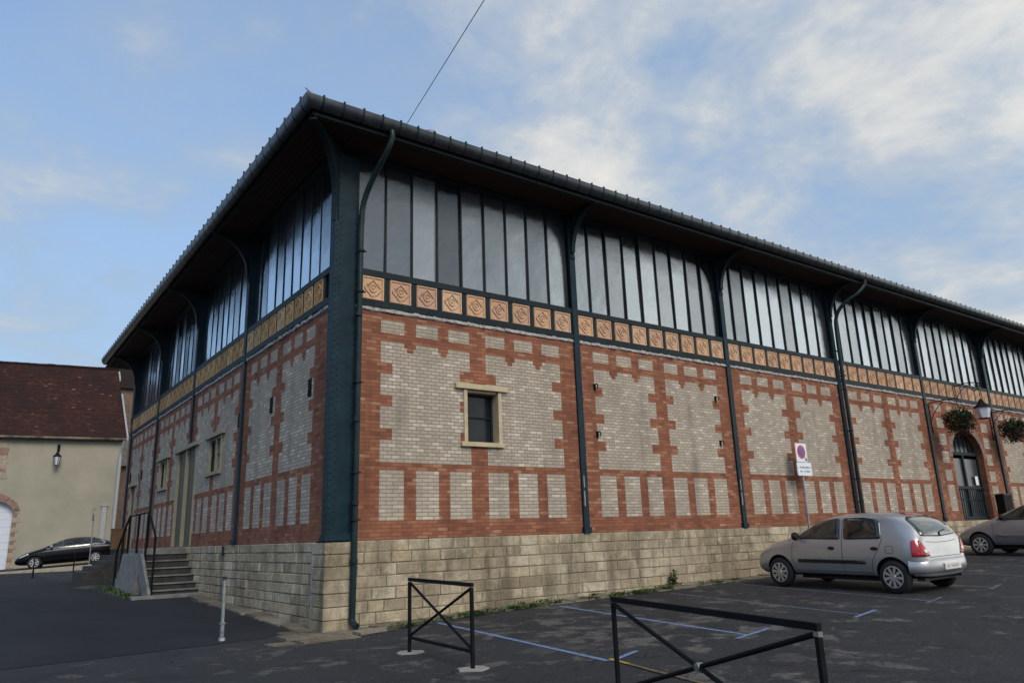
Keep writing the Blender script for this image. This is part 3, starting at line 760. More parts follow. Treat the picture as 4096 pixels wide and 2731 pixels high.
mb.tube(smooth_path([(-1.07, 8.40, .82), (-1.07, 8.2, .72), (-1.07, 7.52, .30), (-1.07, 7.46, .22), (-1.07, 7.42, .1)]), .026, 8)
mb.tube([(-1.07, 7.42, .24), (-1.07, 7.42, -1.05)], .025, 8)
mb.tube(smooth_path([(-1.07, 10.82, .82), (-1.07, 11.2, .62), (-1.07, 12.35, -.08)]), .026, 8); mb.tube([(-1.07, 11.55, .42), (-1.07, 11.55, -.5)], .032, 8); mb.tube([(-1.07, 12.35, -.06), (-1.07, 12.35, -1.0)], .032, 8)
part(mb, 'handrail', M['black'], S_, smooth=True)
S2 = thing('staircase', 'short plain flight of concrete steps in front of the far narrow door, beyond the landing', 'stairs', (-.6, 16.8, g(0, 16)))
T2 = lambda x, y, z: (x + .6, y - 16.8, z - g(0, 16))
mb = MB(T2)
pr = [(-.04, -1.2), (-.04, -.02)]
for k in range(5): pr += [(-.36 - .27 * k, -.02 - .165 * k), (-.36 - .27 * k, -.02 - .165 * (k + 1) if k < 4 else -1.2)]
mb.prism(pr, lambda p: (p[0], 16.0, p[1]), lambda p: (p[0], 18.2, p[1]))
part(mb, 'steps', M['step'], S2, bevel=.008)
o = MB(lambda x, y, z: (x, y, z)); B0 = thing('wooden_planter', 'brown wooden box planter standing at the top of the far steps', 'planter', (-.25, 17.7, -.02))
o.box(-.2, .2, -.2, .2, 0.02, .66); o.box(-.22, .22, -.22, .22, .66, .70); o.box(-.2, -.14, -.2, -.14, 0, .02); o.box(.14, .2, .14, .2, 0, .02); o.build('box', M['wood'], B0)

# apron of broken paving along the walls
mb = MB(); rn = random.Random(9)
def slab(x0, x1, y0, y1):
    j = lambda: rn.uniform(-.035, .035); zt = rn.uniform(.012, .035)
    q = [(x0 + j(), y0 + j()), (x1 + j(), y0 + j()), (x1 + j(), y1 + j()), (x0 + j(), y1 + j())]
    r = rn.random(); top = [(p[0], p[1], g(*p) + zt + rn.uniform(-.008, .008)) for p in q]; bot = [(p[0], p[1], g(*p) - .05) for p in q]
    mb.face(top, 0, None, r)
    for k in range(4): mb.face([top[k], top[(k + 1) % 4], bot[(k + 1) % 4], bot[k]], 0, None, r)
x = .2
while x < 30:
    w = rn.uniform(.35, .7); slab(x, x + w - .03, -.42 - .1 * rn.random(), -.03); x += w
y = -.1
while y < 7.2:
    w = rn.uniform(.45, .9); slab(-.33 - .08 * rn.random(), -.07, y, y + w - .03); y += w
for q in ((-.75, -.2, -.50, -.02), (-.2, .25, -.52, -.1), (-1.1, -.78, -.85, -.6), (-.72, -.25, -.95, -.58), (-.25, .2, -.9, -.57), (.22, .7, -.75, -.45), (-.62, -.2, -.03, .35)): slab(*q)
tag(mb.build('paving', M['apron']), kind='structure')
mb = MB(); cx, cy = -.45, -.62
def blob(cx, cy, ax, ay, n=22, dz=.006, m=0, rot=0):
    pts = []
    for k in range(n):
        a = 2 * pi * k / n; rr = rn.uniform(.75, 1.1); X = ax * cos(a) * rr; Y = ay * sin(a) * rr
        x, y = cx + X * cos(rot) - Y * sin(rot), cy + X * sin(rot) + Y * cos(rot); pts.append((x, y, g(x, y) + dz))
    c = (cx, cy, g(cx, cy) + dz + .004)
    for k in range(n): mb.face([c, pts[k], pts[(k + 1) % n]], m)
blob(-.5, -.72, .75, .27, rot=.25); blob(.5, -.62, .5, .2); blob(-1.38, 9.6, .2, 1.9); blob(-1.5, 13.2, .35, 1.3)
tag(mb.build('dirt_patch', M['dirt'], recalc=False), kind='structure')

mb = MB(); rg_ = random.Random(55)
for _ in range(420):
    if rg_.random() < .55: x, y = rg_.gauss(-.2, .7), -.75 + rg_.gauss(0, .28)
    else: x, y = rg_.uniform(.3, 9), rg_.uniform(-4.6, -.5)
    if y > -.05: continue
    r_ = rg_.uniform(.004, .014); z = g(x, y); q = [(x + r_ * cos(a + r_ * 99) * rg_.uniform(.7, 1.2), y + r_ * sin(a + r_ * 99) * rg_.uniform(.7, 1.2), z + .003) for a in (0, 1.25, 2.5, 3.8, 5)]
    k = (x, y, z + r_ * 1.1)
    for a, b in zip(q, q[1:] + q[:1]): mb.face([a, b, k])
tag(mb.build('gravel', M['apron'], recalc=False), 'pale grit and small stones scattered near the corner of the hall and over the parking bays', 'gravel', kind='stuff')
# weeds
def leaf(mb, p, L, wd, yaw, pitch):
    d = Vector((cos(yaw) * cos(pitch), sin(yaw) * cos(pitch), sin(pitch))); s = Vector((-sin(yaw), cos(yaw), 0)) * wd
    p = Vector(p); q = p + d * L * .55 + Vector((0, 0, .04 * L)); e = p + d * L - Vector((0, 0, .12 * L))
    mb.face([tuple(p), tuple(q - s), tuple(e), tuple(q + s)])
mb = MB(); rn = random.Random(21)
for (a, b, ya, yb, n) in ((.8, 2.0, -.72, -.45, 180), (2.0, 3.3, -.6, -.40, 330), (3.2, 4.6, -.58, -.40, 200), (4.8, 6.8, -.55, -.38, 420), (6.9, 7.6, -.45, -.25, 120), (8.2, 9.0, -.5, -.3, 90), (3.0, 12, -.06, -.04, 160), (9, 18, -.5, -.3, 150)):
    tufts = [(rn.uniform(a, b), rn.uniform(ya, yb), rn.uniform(.04, .13)) for _ in range(max(3, n // 28))]
    for _ in range(n):
        t_ = rn.choice(tufts); x = rn.gauss(t_[0], t_[2]); y = min(-.03, rn.gauss(t_[1], t_[2] * .6))
        leaf(mb, (x, y, g(x, y) + .02), rn.uniform(.04, .11), rn.uniform(.008, .02), rn.uniform(0, 2 * pi), rn.uniform(.15, 1.1))
for _ in range(420):
    y = rn.uniform(7.3, 12.5); x = -1.38 + rn.gauss(0, .12); leaf(mb, (x, y, g(x, y) + .01), rn.uniform(.04, .12), .014, rn.uniform(0, 6.28), rn.uniform(.2, 1.2))
tag(mb.build('weeds', M['leaf'], recalc=False), 'low green weeds and moss along the foot of the stone plinth', 'weeds', kind='stuff')
mb = MB(); px, py = 7.6, -.14; pz = g(px, py)
for s in range(7):
    a = rn.uniform(0, 6.28); hgt = rn.uniform(.15, .34); top = (px + .08 * cos(a), py - abs(.06 * sin(a)), pz + hgt)
    mb.tube([(px, py, pz), top], .006, 5)
    for k in range(9):
        f = rn.uniform(.3, 1); leaf(mb, (px + (top[0] - px) * f, py + (top[1] - py) * f, pz + hgt * f), rn.uniform(.08, .15), .03, rn.uniform(0, 6.28), rn.uniform(-.2, .8))
wp = mb.build('weed_plant', M['leaf'], recalc=False); tag(wp, 'tallest leafy weed growing against the stone plinth left of the silver hatchback', 'weed')

# ------------------------------------------------------------------ small fittings on the hall
def wall_hook(u, z, label):
    r = thing('wall_hook', label, 'hook', FR(u, 0, z), 0, 'iron hooks on the second brick bay')
    mb = MB(); mb.box(-.03, .03, -.02, -.0, -.06, .06); mb.tube(smooth_path([(0, -.01, .03), (0, -.07, .05), (0, -.11, .01), (0, -.10, -.05)]), .012, 8); mb.tube([(0, -.04, .04), (0, -.02, -.10)], .010, 6); mb.build('arm', M['black'], r, smooth=True)
    return r
wall_hook(5.87, 3.0, 'upper iron hook beside the left column of the second brick bay'); wall_hook(9.82, 3.05, 'upper iron hook near the right column of the second brick bay')
wall_hook(5.87, 1.99, 'lower iron hook beside the left column of the second brick bay'); wall_hook(9.84, 1.98, 'lower iron hook near the right column of the second brick bay')
def flower_basket(u, d, z, label, su):
    r = thing('hanging_basket', label, 'flower basket', FR(su, 0, z), 0, 'flower baskets beside the arched door')
    T = lambda x, y, zz_: (x, y, zz_)
    mb = MB(); mb.tube([(0, -.03, -.35), (0, -.03, .64)], .018, 8); mb.tube(smooth_path([(0, -.03, .62), (0, -.4, .66), (u - su, -d, .66), (u - su, -d - .08, .62)]), .016, 8); mb.tube(smooth_path([(0, -.03, .05), (0, -.25, .4), (0, -.5, .63)]), .012, 6)
    mb.build('bracket', M['black'], r, smooth=True)
    cx, cy = u - su, -d
    mb = MB(); mb.lathe([(.06, -.38), (.22, -.28), (.30, -.05), (.31, 0)], (cx, cy, 0), 'z', 16)
    for a in (0, 2.1, 4.2): mb.tube([(cx + .29 * cos(a), cy + .29 * sin(a), 0), (cx, cy, .62)], .006, 4)
    mb.build('bowl', M['plastic'], r)
    rn = random.Random(int(u * 7)); lf = MB(); fl = MB()
    for k in range(2600):
        v = Vector((rn.gauss(0, 1), rn.gauss(0, 1), rn.gauss(0, 1))).normalized(); q = rn.random() ** .35
        lump = 1 + .22 * sin(5 * v.x + 2 * v.z) * cos(4 * v.y + 1)
        p = (cx + v.x * .47 * q * lump, cy + v.y * .47 * q * lump, -.02 + v.z * (.36 if v.z > 0 else .5) * q * lump)
        (fl if rn.random() < (.16 if v.z < .2 else .05) else lf)
        tgt = fl if rn.random() < (.26 if v.z < .1 else .06) else lf
        leaf(tgt, p, rn.uniform(.05, .10), rn.uniform(.018, .035), rn.uniform(0, 6.28), rn.uniform(-1.1, .9))
    tag(lf.build('foliage', M['leaf2'], r, recalc=False), kind='stuff'); tag(fl.build('flowers', M['flower'], r, recalc=False), kind='stuff')
flower_basket(20.62, .88, 3.12, 'hanging basket of red flowers left of the arched door', 20.62)
flower_basket(25.12, .72, 3.10, 'hanging basket of red flowers right of the arched door, cut by the frame', 25.12)
r = thing('wall_lantern', 'large black lantern with milky panes on a scrolled arm above the arched door', 'lantern', FR(22.72, 0, 3.6), 0)
mb = MB(); mb.tube([(0, -.03, .35), (0, -.03, 1.0)], .02, 8); mb.tube(smooth_path([(0, -.03, .9), (.02, -.4, .95), (.1, -.72, .93), (.12, -.8, .85), (.1, -.76, .78)]), .018, 8); mb.tube(smooth_path([(0, -.03, .45), (.02, -.2, .7), (.05, -.45, .9)]), .013, 6); mb.tube(smooth_path([(.08, -.62, .9), (.08, -.72, .72), (.1, -.6, .66), (.08, -.52, .74)]), .012, 6); mb.tube([(.10, -.75, .9), (.10, -.75, .3)], .012, 6); mb.build('arm', M['black'], r, smooth=True)
mb = MB(); mb.lathe([(.29, .05), (.25, .09), (.12, .20), (.08, .30), (.03, .36)], (.10, -.75, 0), 'z', 6); mb.build('cap', M['black'], r); mb = MB(); mb.lathe([(.16, -.32), (.17, -.29)], (.10, -.75, 0), 'z', 6); mb.build('base', M['black'], r)
mb = MB(); mb.lathe([(.16, -.29), (.25, .05)], (.10, -.75, 0), 'z', 6); mb.build('panes', M['lampglass'], r)
r = thing('wall_cabinet', 'black cabinet fixed to the brick wall right of the arched door', 'cabinet', FR(24.7, 0, .1), 0)
mb = MB(); mb.box(-.34, .34, -.28, -.004, -.2, .70); mb.build('box', M['black'], r, bevel=.02)
mb = MB(); mb.box(-.36, .36, -.30, -.003, .70, .75); mb.box(-.02, .02, -.30, -.28, .2, .3); mb.build('lid', M['plastic'], r)

# overhead cable
mb = MB(); a, b = Vector((.87, -.95, 7.17)), Vector((-4.6, -21, 3.6))
mb.tube([tuple(a + (b - a) * k / 20) for k in range(21)], .0055, 5)
tag(mb.build('overhead_cable', M['black']), 'thin black cable rising from the eaves into the sky', 'cable')

# ------------------------------------------------------------------ no parking sign
sx, sy = 12.55, -.33
r = thing('parking_sign', 'square no parking sign over a small text plate on a grey post', 'road sign', (sx, sy, g(sx, sy)))
H0 = -g(sx, sy)
mb = MB(); mb.tube([(.05, .03, 0), (.05, .03, 2.05 + H0)], .03, 10); mb.build('post', M['galv'], r, smooth=True)
def rrect(mb, x0, x1, z0, z1, y0, y1, rad=.03, m=0):
    P = []
    for (cx, cz, a0) in ((x1 - rad, z1 - rad, 0), (x0 + rad, z1 - rad, pi / 2), (x0 + rad, z0 + rad, pi), (x1 - rad, z0 + rad, 1.5 * pi)):
        for k in range(5): P.append((cx + rad * cos(a0 + pi / 8 * k), cz + rad * sin(a0 + pi / 8 * k)))
    mb.prism(P, lambda p: (p[0], y0, p[1]), lambda p: (p[0], y1, p[1]), m)
mb = MB(); rrect(mb, -.20, .27, 1.575 + H0, 2.05 + H0, -.03, -.012); pn = mb.build('sign_panel', M['signwhite'], r)
mb = MB(); mb.lathe([(.175, -.034), (.175, -.031)], (.03, 0, 1.83 + H0), 'y', 32); mb.build('red_ring', M['signred'], pn)
mb = MB(); mb.lathe([(.118, -.039), (.118, -.035)], (.03, 0, 1.83 + H0), 'y', 32); mb.build('blue_disc', M['signblue'], pn)
mb = MB(); q = [(-.095, .072), (-.072, .095), (.095, -.072), (.072, -.095)]; mb.prism([(p[0] + .03, -p[1] * -1 + 1.83 + H0) for p in q], lambda p: (p[0], -.043, p[1]), lambda p: (p[0], -.040, p[1])); mb.build('red_bar', M['signred'], pn)
mb = MB(); mb.box(.17, .25, -.034, -.031, 1.60 + H0, 1.64 + H0); mb.box(.19, .25, -.034, -.031, 1.64 + H0, 1.67 + H0); mb.box(.165, .20, -.034, -.031, 1.645 + H0, 1.70 + H0); mb.build('pictogram', M['ink'], pn)
mb = MB(); rrect(mb, -.22, .40, 1.23 + H0, 1.56 + H0, -.03, -.012); pl = mb.build('text_plate', M['signwhite'], r)
mb = MB(); rn = random.Random(3)
for (z0, xa, xb) in ((1.41, -.17, .36), (1.31, -.11, .33)):
    x = xa
    while x < xb:
        w = rn.uniform(.022, .036)
        if rn.random() > .14:
            mb.box(x, x + .007, -.034, -.031, z0 + H0, z0 + .05 + H0)
            if rn.random() < .7: mb.box(x + .007, x + w - .004, -.034, -.031, z0 + rn.choice([0, .022, .043]) + H0, z0 + rn.choice([.007, .029, .05][:1]) + .007 + H0) if False else mb.box(x + .007, x + w - .004, -.034, -.031, z0 + .02 + H0, z0 + .028 + H0)
            if rn.random() < .6: mb.box(x + w - .011, x + w - .004, -.034, -.031, z0 + .0285 + H0, z0 + .05 + H0)
        x += w + .004
mb.build('lettering', M['ink'], pl)

# ------------------------------------------------------------------ barriers and posts
def barrier(p0, p1, h, label, broken=False, hub=False, w=.019, flat=False):
    x0, y0 = p0; x1, y1 = p1; L = math.hypot(x1 - x0, y1 - y0); a = atan2(y1 - y0, x1 - x0); z0 = g(x0, y0); z1 = g(x1, y1); sl = (z1 - z0) / L
    r = thing('street_barrier', label, 'barrier', (x0, y0, z0), a, 'black street barriers with crossed bars')
    sl = 0 if flat else sl; T = lambda x, y, z: (x, y, z + sl * x)
    for x in (0, L):
        mb = MB(T); mb.box(x - w, x + w, -w, w, -.05, h - (.05 if not (broken and x) else .075)); mb.build('post', M['black'], r, bevel=.004)
    mb = MB(T); tilt = .0
    mb.box(-w, L + w, -w * 1.05, w * 1.05, h - .042, h); top = mb.build('top_rail', M['black'], r, bevel=.004)
    mb = MB(T); mb.box(w, L - w, -.016, .016, .165, .20); mb.build('bottom_rail', M['black'], r, bevel=.003)
    lo, hi = .21, h - .06
    for (za, zb, dy) in ((lo, hi, .002), (hi, lo, -.002)):
        mb = MB(T); mb.tube([(w, dy, za), (L - w, dy, zb)], .0165, 8); mb.build('cross_bar', M['black'], r, smooth=True)
    if hub:
        mb = MB(T); mb.lathe([(.0, -.026), (.028, -.024), (.028, .024), (0, .026)], (L / 2, 0, (lo + hi) / 2), 'y', 16); mb.build('hub_plate', M['galv'], r, smooth=True)
        mb = MB(T); mb.box(L - .02, L + .02, -.015, .015, h - .072, h - .046); mb.build('bare_weld', M['galv'], r)
    for x in (0, L):
        mb = MB(T); rn = random.Random(int(x * 10) + 5); P = []
        for k in range(18):
            q = 2 * pi * k / 18; rr = rn.uniform(.85, 1.15); P.append((x + .15 * cos(q) * rr, .17 * sin(q) * rr))
        mb.prism(P, lambda p: (p[0], p[1], .012), lambda p: (p[0], p[1], -.06)); mb.build('footing', M['footing'], r)
    return r
barrier((.02, -2.66), (-.02, -4.18), .90, 'small black cross barrier standing near the corner downpipe')
barrier((-.31, -6.78), (-.92, -9.03), .914, 'long black cross barrier in the foreground with a loose top rail', True, True, .0165, True)
def bollard(x, y, h, label, mat, tilt=0, r=.03):
    o = thing('bollard', label, 'bollard', (x, y, g(x, y)))
    o.rotation_euler = (tilt, tilt * .6, 0)
    mb = MB(); mb.tube([(0, 0, -.03), (0, 0, h * .27)], r * 1.0, 12); mb.tube([(0, 0, h * .27), (0, 0, h)], r * .82, 12); mb.lathe([(r * 1.5, h * .27), (r * 1.5, h * .3)], (0, 0, 0), 'z', 12); mb.lathe([(r * 1.8, -.02), (r * 1.5, .04), (r, .05)], (0, 0, 0), 'z', 12); mb.build('tube', M[mat], o, smooth=True)
    mb = MB(); mb.tube([(0, 0, h + .001), (0, 0, h + .05)], r * .9, 12); mb.build('cap', M['plastic'], o)
bollard(-1.46, .28, .84, 'thin galvanised bollard on the asphalt left of the building corner', 'galv', radians(-.8), .032)
bollard(-2.08, 24.8, .9, 'dark thin bollard at the kerb in front of the black car bonnet', 'black'); bollard(.03, 31.2, .92, 'dark thin bollard at the kerb in front of the black car doors', 'black')
# ------------------------------------------------------------------ cars
def ring_decal(pts, proj, n=46, rings=4, off=.004):
    """closed outline -> mesh laid on the body"""
    P = [Vector(p) for p in pts]; per = []; L = 0
    for a, b in zip(P, P[1:] + P[:1]): per.append((L, a, b)); L += (b - a).length
    out = []
    for k in range(n):
        s = L * k / n
        for (l0, a, b) in reversed(per):
            if s >= l0: out.append(a + (b - a) * ((s - l0) / max(1e-9, (b - a).length))); break
    out += []
    c = sum(out, Vector((0, 0))) / len(out)
    mb = MB(); grid = []
    for r in range(1, rings + 1): grid.append([mb.pt(proj(c + (q - c) * r / rings, off)) for q in out])
    cc = mb.pt(proj(c, off))
    def add(f): mb.f.append(f); mb.m.append(0); mb.uv.append(None); mb.r.append(None)
    for k in range(n):
        j = (k + 1) % n; add([cc, grid[0][k], grid[0][j]])
        for r in range(rings - 1): add([grid[r][k], grid[r + 1][k], grid[r + 1][j], grid[r][j]])
    return mb
def rounded(pts, rad=.05, n=4):
    out = []; N = len(pts)
    for i in range(N):
        a, b, c = Vector(pts[i - 1]), Vector(pts[i]), Vector(pts[(i + 1) % N]); u = (a - b); v = (c - b)
        r = min(rad, u.length * .45, v.length * .45); p, q = b + u.normalized() * r, b + v.normalized() * r
        for k in range(n + 1):
            t = k / n; out.append(tuple(p * (1 - t) ** 2 + b * 2 * t * (1 - t) + q * t * t))
    return out

def make_body(st, axles, wr, arch_r, paint, root, hw):
    """st: stations (y, zb, w_low, w_mid, w_belt, z_belt, w_rail, z_rail, z_top)"""
    bm = bmesh.new(); rings = []
    for (y, zb, wl, wm, wb, zbe, wr_, zra, zt) in st:
        half = [(0, zb), (wl * .8, zb), (wl, zb + .07), (wm, zb + (zbe - zb) * .45), (wm * .995, zb + (zbe - zb) * .72), (wb, zbe), (wr_ + (wb - wr_) * .12, zbe + (zra - zbe) * .80), (wr_, zra), (wr_ * .62, zra + (zt - zra) * .7), (0, zt)]
        full = [(x, z) for x, z in half] + [(-x, z) for x, z in half[-2:0:-1]]
        rings.append([bm.verts.new((x, y, z)) for x, z in full])
    n = len(rings[0])
    for a, b in zip(rings, rings[1:]):
        for k in range(n): bm.faces.new((a[k], a[(k + 1) % n], b[(k + 1) % n], b[k]))
    bm.faces.new(rings[0][::-1]); bm.faces.new(rings[-1])
    bmesh.ops.recalc_face_normals(bm, faces=bm.faces)
    me = bpy.data.meshes.new('body_cage'); bm.to_mesh(me); bm.free()
    o = bpy.data.objects.new('body_cage', me); C.objects.link(o)
    md = o.modifiers.new('s', 'SUBSURF'); md.levels = md.render_levels = 3
    cut = []
    for ay in axles:
        for s in (-1, 1):
            c = MB(); c.lathe([(arch_r, -.19), (arch_r, .19)], (s * (hw - .09), ay, wr + .015), 'x', 40); co = c.build('cutter', M['plastic']); cut.append(co)
            b = o.modifiers.new('b', 'BOOLEAN'); b.operation = 'DIFFERENCE'; b.object = co; b.solver = 'EXACT'
    dg = bpy.context.evaluated_depsgraph_get(); ev = o.evaluated_get(dg)
    body = bpy.data.meshes.new_from_object(ev, depsgraph=dg); body.name = 'body'
    for co in cut: bpy.data.objects.remove(co)
    bpy.data.objects.remove(o)
    body.materials.clear(); body.materials.append(paint); body.materials.append(M['plastic'])
    for p in body.polygons:
        c = p.center; p.use_smooth = True; p.material_index = 0
        if p.normal.z < -.75 and c.z < .45: p.material_index = 1
        for ay in axles:
            if math.hypot(c.y - ay, c.z - wr - .015) < arch_r - .004 or (abs(math.hypot(c.y - ay, c.z - wr - .015) - arch_r) < .012 and abs(p.normal.x) < .35): p.material_index = 1
    body.set_sharp_from_angle(angle=radians(35))
    bo = bpy.data.objects.new('body', body); C.objects.link(bo); bo.parent = root
    bv = BVHTree.FromPolygons([v.co.copy() for v in body.vertices], [tuple(p.vertices) for p in body.polygons])
    def side(s):
        def f(p, off):
            h = bv.ray_cast(Vector((s * 3, p[0], p[1])), Vector((-s, 0, 0)))
            if h[0] is None: return (s * hw * .8, p[0], p[1])
            nn = h[1] if h[1].x * s > 0 else -h[1]; return tuple(h[0] + nn * off)
        return f
    def end(s):
        def f(p, off):
            h = bv.ray_cast(Vector((p[0], s * 9, p[1])), Vector((0, -s, 0)))
            if h[0] is None: return (p[0], s * .5, p[1])
            nn = h[1] if h[1].y * s > 0 else -h[1]; return tuple(h[0] + nn * off)
        return f
    def topf(p, off):
        h = bv.ray_cast(Vector((p[0], p[1], 9)), Vector((0, 0, -1)))
        if h[0] is None: return (p[0], p[1], .5)
        return tuple(h[0] + h[1] * off)
    return bo, side, end, topf
def line_decal(path, proj, w, off=.0035):
    P = []
    for a, b in zip(path, path[1:]):
        n = max(2, int((Vector(b) - Vector(a)).length / .05))
        for k in range(n): P.append(Vector(a).lerp(Vector(b), k / n))
    P.append(Vector(path[-1])); mb = MB(); rows = []
    for k, p in enumerate(P):
        t_ = (P[min(k + 1, len(P) - 1)] - P[max(k - 1, 0)]).normalized(); nn = Vector((-t_[1], t_[0])) * w / 2
        rows.append((mb.pt(proj(p + nn, off)), mb.pt(proj(p - nn, off))))
    for a, b in zip(rows, rows[1:]): mb.f.append([a[0], a[1], b[1], b[0]]); mb.m.append(0); mb.uv.append(None); mb.r.append(None)
    return mb
def solid(o, th):
    m = o.modifiers.new('thick', 'SOLIDIFY'); m.thickness = th; m.offset = 1; return o
def wheel(root, x, y, r, s, spokes=9):
    mb = MB(); w = .165
    mb.lathe([(r * .60, -w / 2), (r * .80, -w / 2 - .004), (r * .94, -w / 2 + .012), (r, -w / 2 + .04), (r, w / 2 - .04), (r * .94, w / 2 - .012), (r * .80, w / 2 + .004), (r * .60, w / 2)], (x, y, r), 'x', 40)
    t_ = mb.build('wheel', M['tyre'], root, smooth=True)
    mb = MB(); xo = x + s * (w / 2 - .012)
    mb.lathe([(r * .0, 0), (r * .66, 0), (r * .66, s * .012)], (xo - s * .01, y, r), 'x', 36, 1, False)
    a0 = random.uniform(0, 1)
    mb.lathe([(r * .585, s * .004), (r * .60, s * .02), (r * .66, s * .018), (r * .67, -s * .01)], (xo, y, r), 'x', 40, 0, False)
    mb.lathe([(0, s * .022), (r * .15, s * .022), (r * .19, s * .004)], (xo, y, r), 'x', 18, 0, False)
    for k in range(spokes):
        a = a0 + 2 * pi * k / spokes; q = []
        for (rr, ww) in ((r * .14, r * .05), (r * .40, r * .085), (r * .60, r * .085), (r * .60, -r * .085), (r * .40, -r * .085), (r * .14, -r * .05)):
            q.append((rr * cos(a) - ww * sin(a), rr * sin(a) + ww * cos(a)))
        mb.prism(q, lambda p: (xo + s * .016, y + p[0], r + p[1]), lambda p: (xo - s * .006, y + p[0], r + p[1]))
    mb.build('rim', [M['alloy'], M['plastic']], t_, smooth=True, angle=30)
    return t_

def hatchback():
    r = thing('parked_car', 'silver five door hatchback parked nose to the stone plinth, red tail lamp in view', 'car')
    st = [(-.565, .34, .46, .54, .54, .50, .48, .53, .55), (-.55, .30, .54, .63, .62, .60, .52, .66, .68), (-.51, .27, .64, .715, .70, .86, .555, .92, .95), (-.45, .25, .71, .775, .75, .92, .565, 1.03, 1.07), (-.32, .24, .76, .815, .795, .945, .57, 1.19, 1.235), (-.08, .23, .77, .82, .80, .94, .575, 1.325, 1.37), (.35, .22, .77, .82, .80, .93, .585, 1.365, 1.408), (.85, .22, .77, .82, .80, .92, .59, 1.375, 1.417), (1.3, .22, .77, .82, .80, .915, .58, 1.345, 1.39), (1.62, .22, .77, .82, .80, .91, .575, 1.245, 1.30), (2.0, .22, .77, .815, .795, .90, .63, 1.06, 1.12), (2.28, .22, .77, .81, .785, .88, .68, .94, .985), (2.6, .22, .75, .80, .765, .82, .62, .875, .915), (2.9, .22, .70, .765, .73, .735, .56, .785, .82), (3.08, .23, .62, .70, .67, .64, .50, .68, .705), (3.17, .26, .52, .60, .56, .52, .42, .55, .565), (3.195, .30, .42, .48, .44, .46, .35, .48, .49)]
    bo, side, end, topf = make_body(st, (0, 2.472), .288, .335, M['silver'], r, .82)
    for s in (-1, 1):
        f = side(s)
        solid(ring_decal(rounded([(2.10, .945), (1.66, 1.20), (1.42, 1.295), (1.06, 1.325), (1.00, .935)], .05), f, 60).build('side_window', M['carglass'], r, smooth=True), .004)
        solid(ring_decal(rounded([(.93, .935), (.985, 1.325), (.55, 1.325), (.24, 1.275), (.16, .97), (.2, .945)], .05), f, 60).build('side_window', M['carglass'], r, smooth=True), .004)
        mb = line_decal([(2.10, .90), (2.14, .55), (2.05, .30)], f, .008)
        for P in ([(1.015, 1.34), (.965, .90), (.98, .32)], [(2.05, .30), (.98, .295), (.42, .30), (.36, .56), (.20, .80), (.14, .95)], [(2.14, .93), (2.24, .89)], [(.08, .70), (.08, .82), (-.06, .82), (-.06, .70), (.08, .70)], [(2.05, .345), (.42, .345)]):
            q = line_decal(P, f, .008); o_ = len(mb.v); mb.v += q.v; mb.f += [[i + o_ for i in ff] for ff in q.f]; mb.m += q.m; mb.uv += q.uv; mb.r += q.r
        mb.build('door_seams', M['plastic'], bo, recalc=False)
        solid(ring_decal(rounded([(1.99, .50), (1.99, .562), (.50, .562), (.50, .50)], .028), f, 70, 3).build('rub_strip', M['plastic'], r, smooth=True), .016)
        for y in (1.20, .30):
            solid(ring_decal([(y + .075 * cos(a * .3491), .775 + .033 * sin(a * .3491)) for a in range(18)], f, 24, 2).build('door_handle', M['plastic'], r, smooth=True), .006)
        solid(ring_decal(rounded([(-.385, .915), (-.44, .915), (-.56, .64), (-.39, .64)], .02), f, 40, 4, .005).build('tail_lamp', M['red_lens'], r, smooth=True), .010)
        mb = MB(); sx_ = s * .93
        mb.lathe([(.0, -.05), (.06, -.045), (.085, 0), (.075, .05), (0, .06)], (s * .885, 1.93, 1.0), 'y', 14); mb.box(min(s * .76, s * .84), max(s * .76, s * .84), 1.88, 1.97, .95, .99)
        mb.build('mirror', M['plastic'], r, smooth=True)
        solid(ring_decal(rounded([(2.92, .68), (2.70, .80), (2.78, .70), (3.02, .60)], .03), f, 30, 3).build('headlight', M['clear_lens'], r, smooth=True), .006)
    e = end(-1)
    for s in (-1, 1):
        mb = ring_decal(rounded([(s * .72, .64), (s * .69, .915), (s * .655, .91), (s * .585, .78), (s * .50, .64)], .03), e, 40, 4, .006); o = solid(mb.build('tail_lamp', M['red_lens'], r, smooth=True), .010)
        solid(ring_decal([(s * .605 + .045 * cos(a * .3491), .72 + .042 * sin(a * .3491)) for a in range(18)], e, 24, 2, .018).build('reversing_lens', M['clear_lens'], o, smooth=True), .005)
    o = solid(ring_decal(rounded([(-.575, .985), (-.50, 1.27), (-.30, 1.325), (.30, 1.325), (.50, 1.27), (.575, .985), (0, .955)], .06), e, 80, 6, .004).build('rear_window', M['rearglass'], r, smooth=True), .005)
    mb = line_decal([(.0, .965), (.02, 1.02), (.26, 1.06)], e, .02, .014); solid(mb.build('wiper', M['plastic'], o, recalc=False), .012)
    solid(ring_decal(rounded([(-.17, 1.35), (.17, 1.35), (.17, 1.375), (-.17, 1.375)], .01), e, 30, 2, .006).build('brake_lamp', M['red_lens'], r, smooth=True), .01)
    mb = line_decal([(-.64, .90), (-.50, .62), (.50, .62), (.64, .90)], e, .010); q = line_decal([(-.5, .885), (-.2, .862), (.2, .862), (.5, .885)], e, .008); o_ = len(mb.v); mb.v += q.v; mb.f += [[i + o_ for i in ff] for ff in q.f]; mb.m += q.m; mb.uv += q.uv; mb.r += q.r
    mb.build('tailgate_seam', M['plastic'], bo, recalc=False)
    # bumper as its own bowed volume
    mb = MB(); sec = [(0, .0), (.055, .03), (.07, .10), (.06, .20), (.03, .24), (-.06, .25), (-.06, -.01)]
    path = [(-.80, .10), (-.785, -.30), (-.70, -.46), (-.50, -.555), (0, -.60), (.50, -.555), (.70, -.46), (.785, -.30), (.80, .10)]
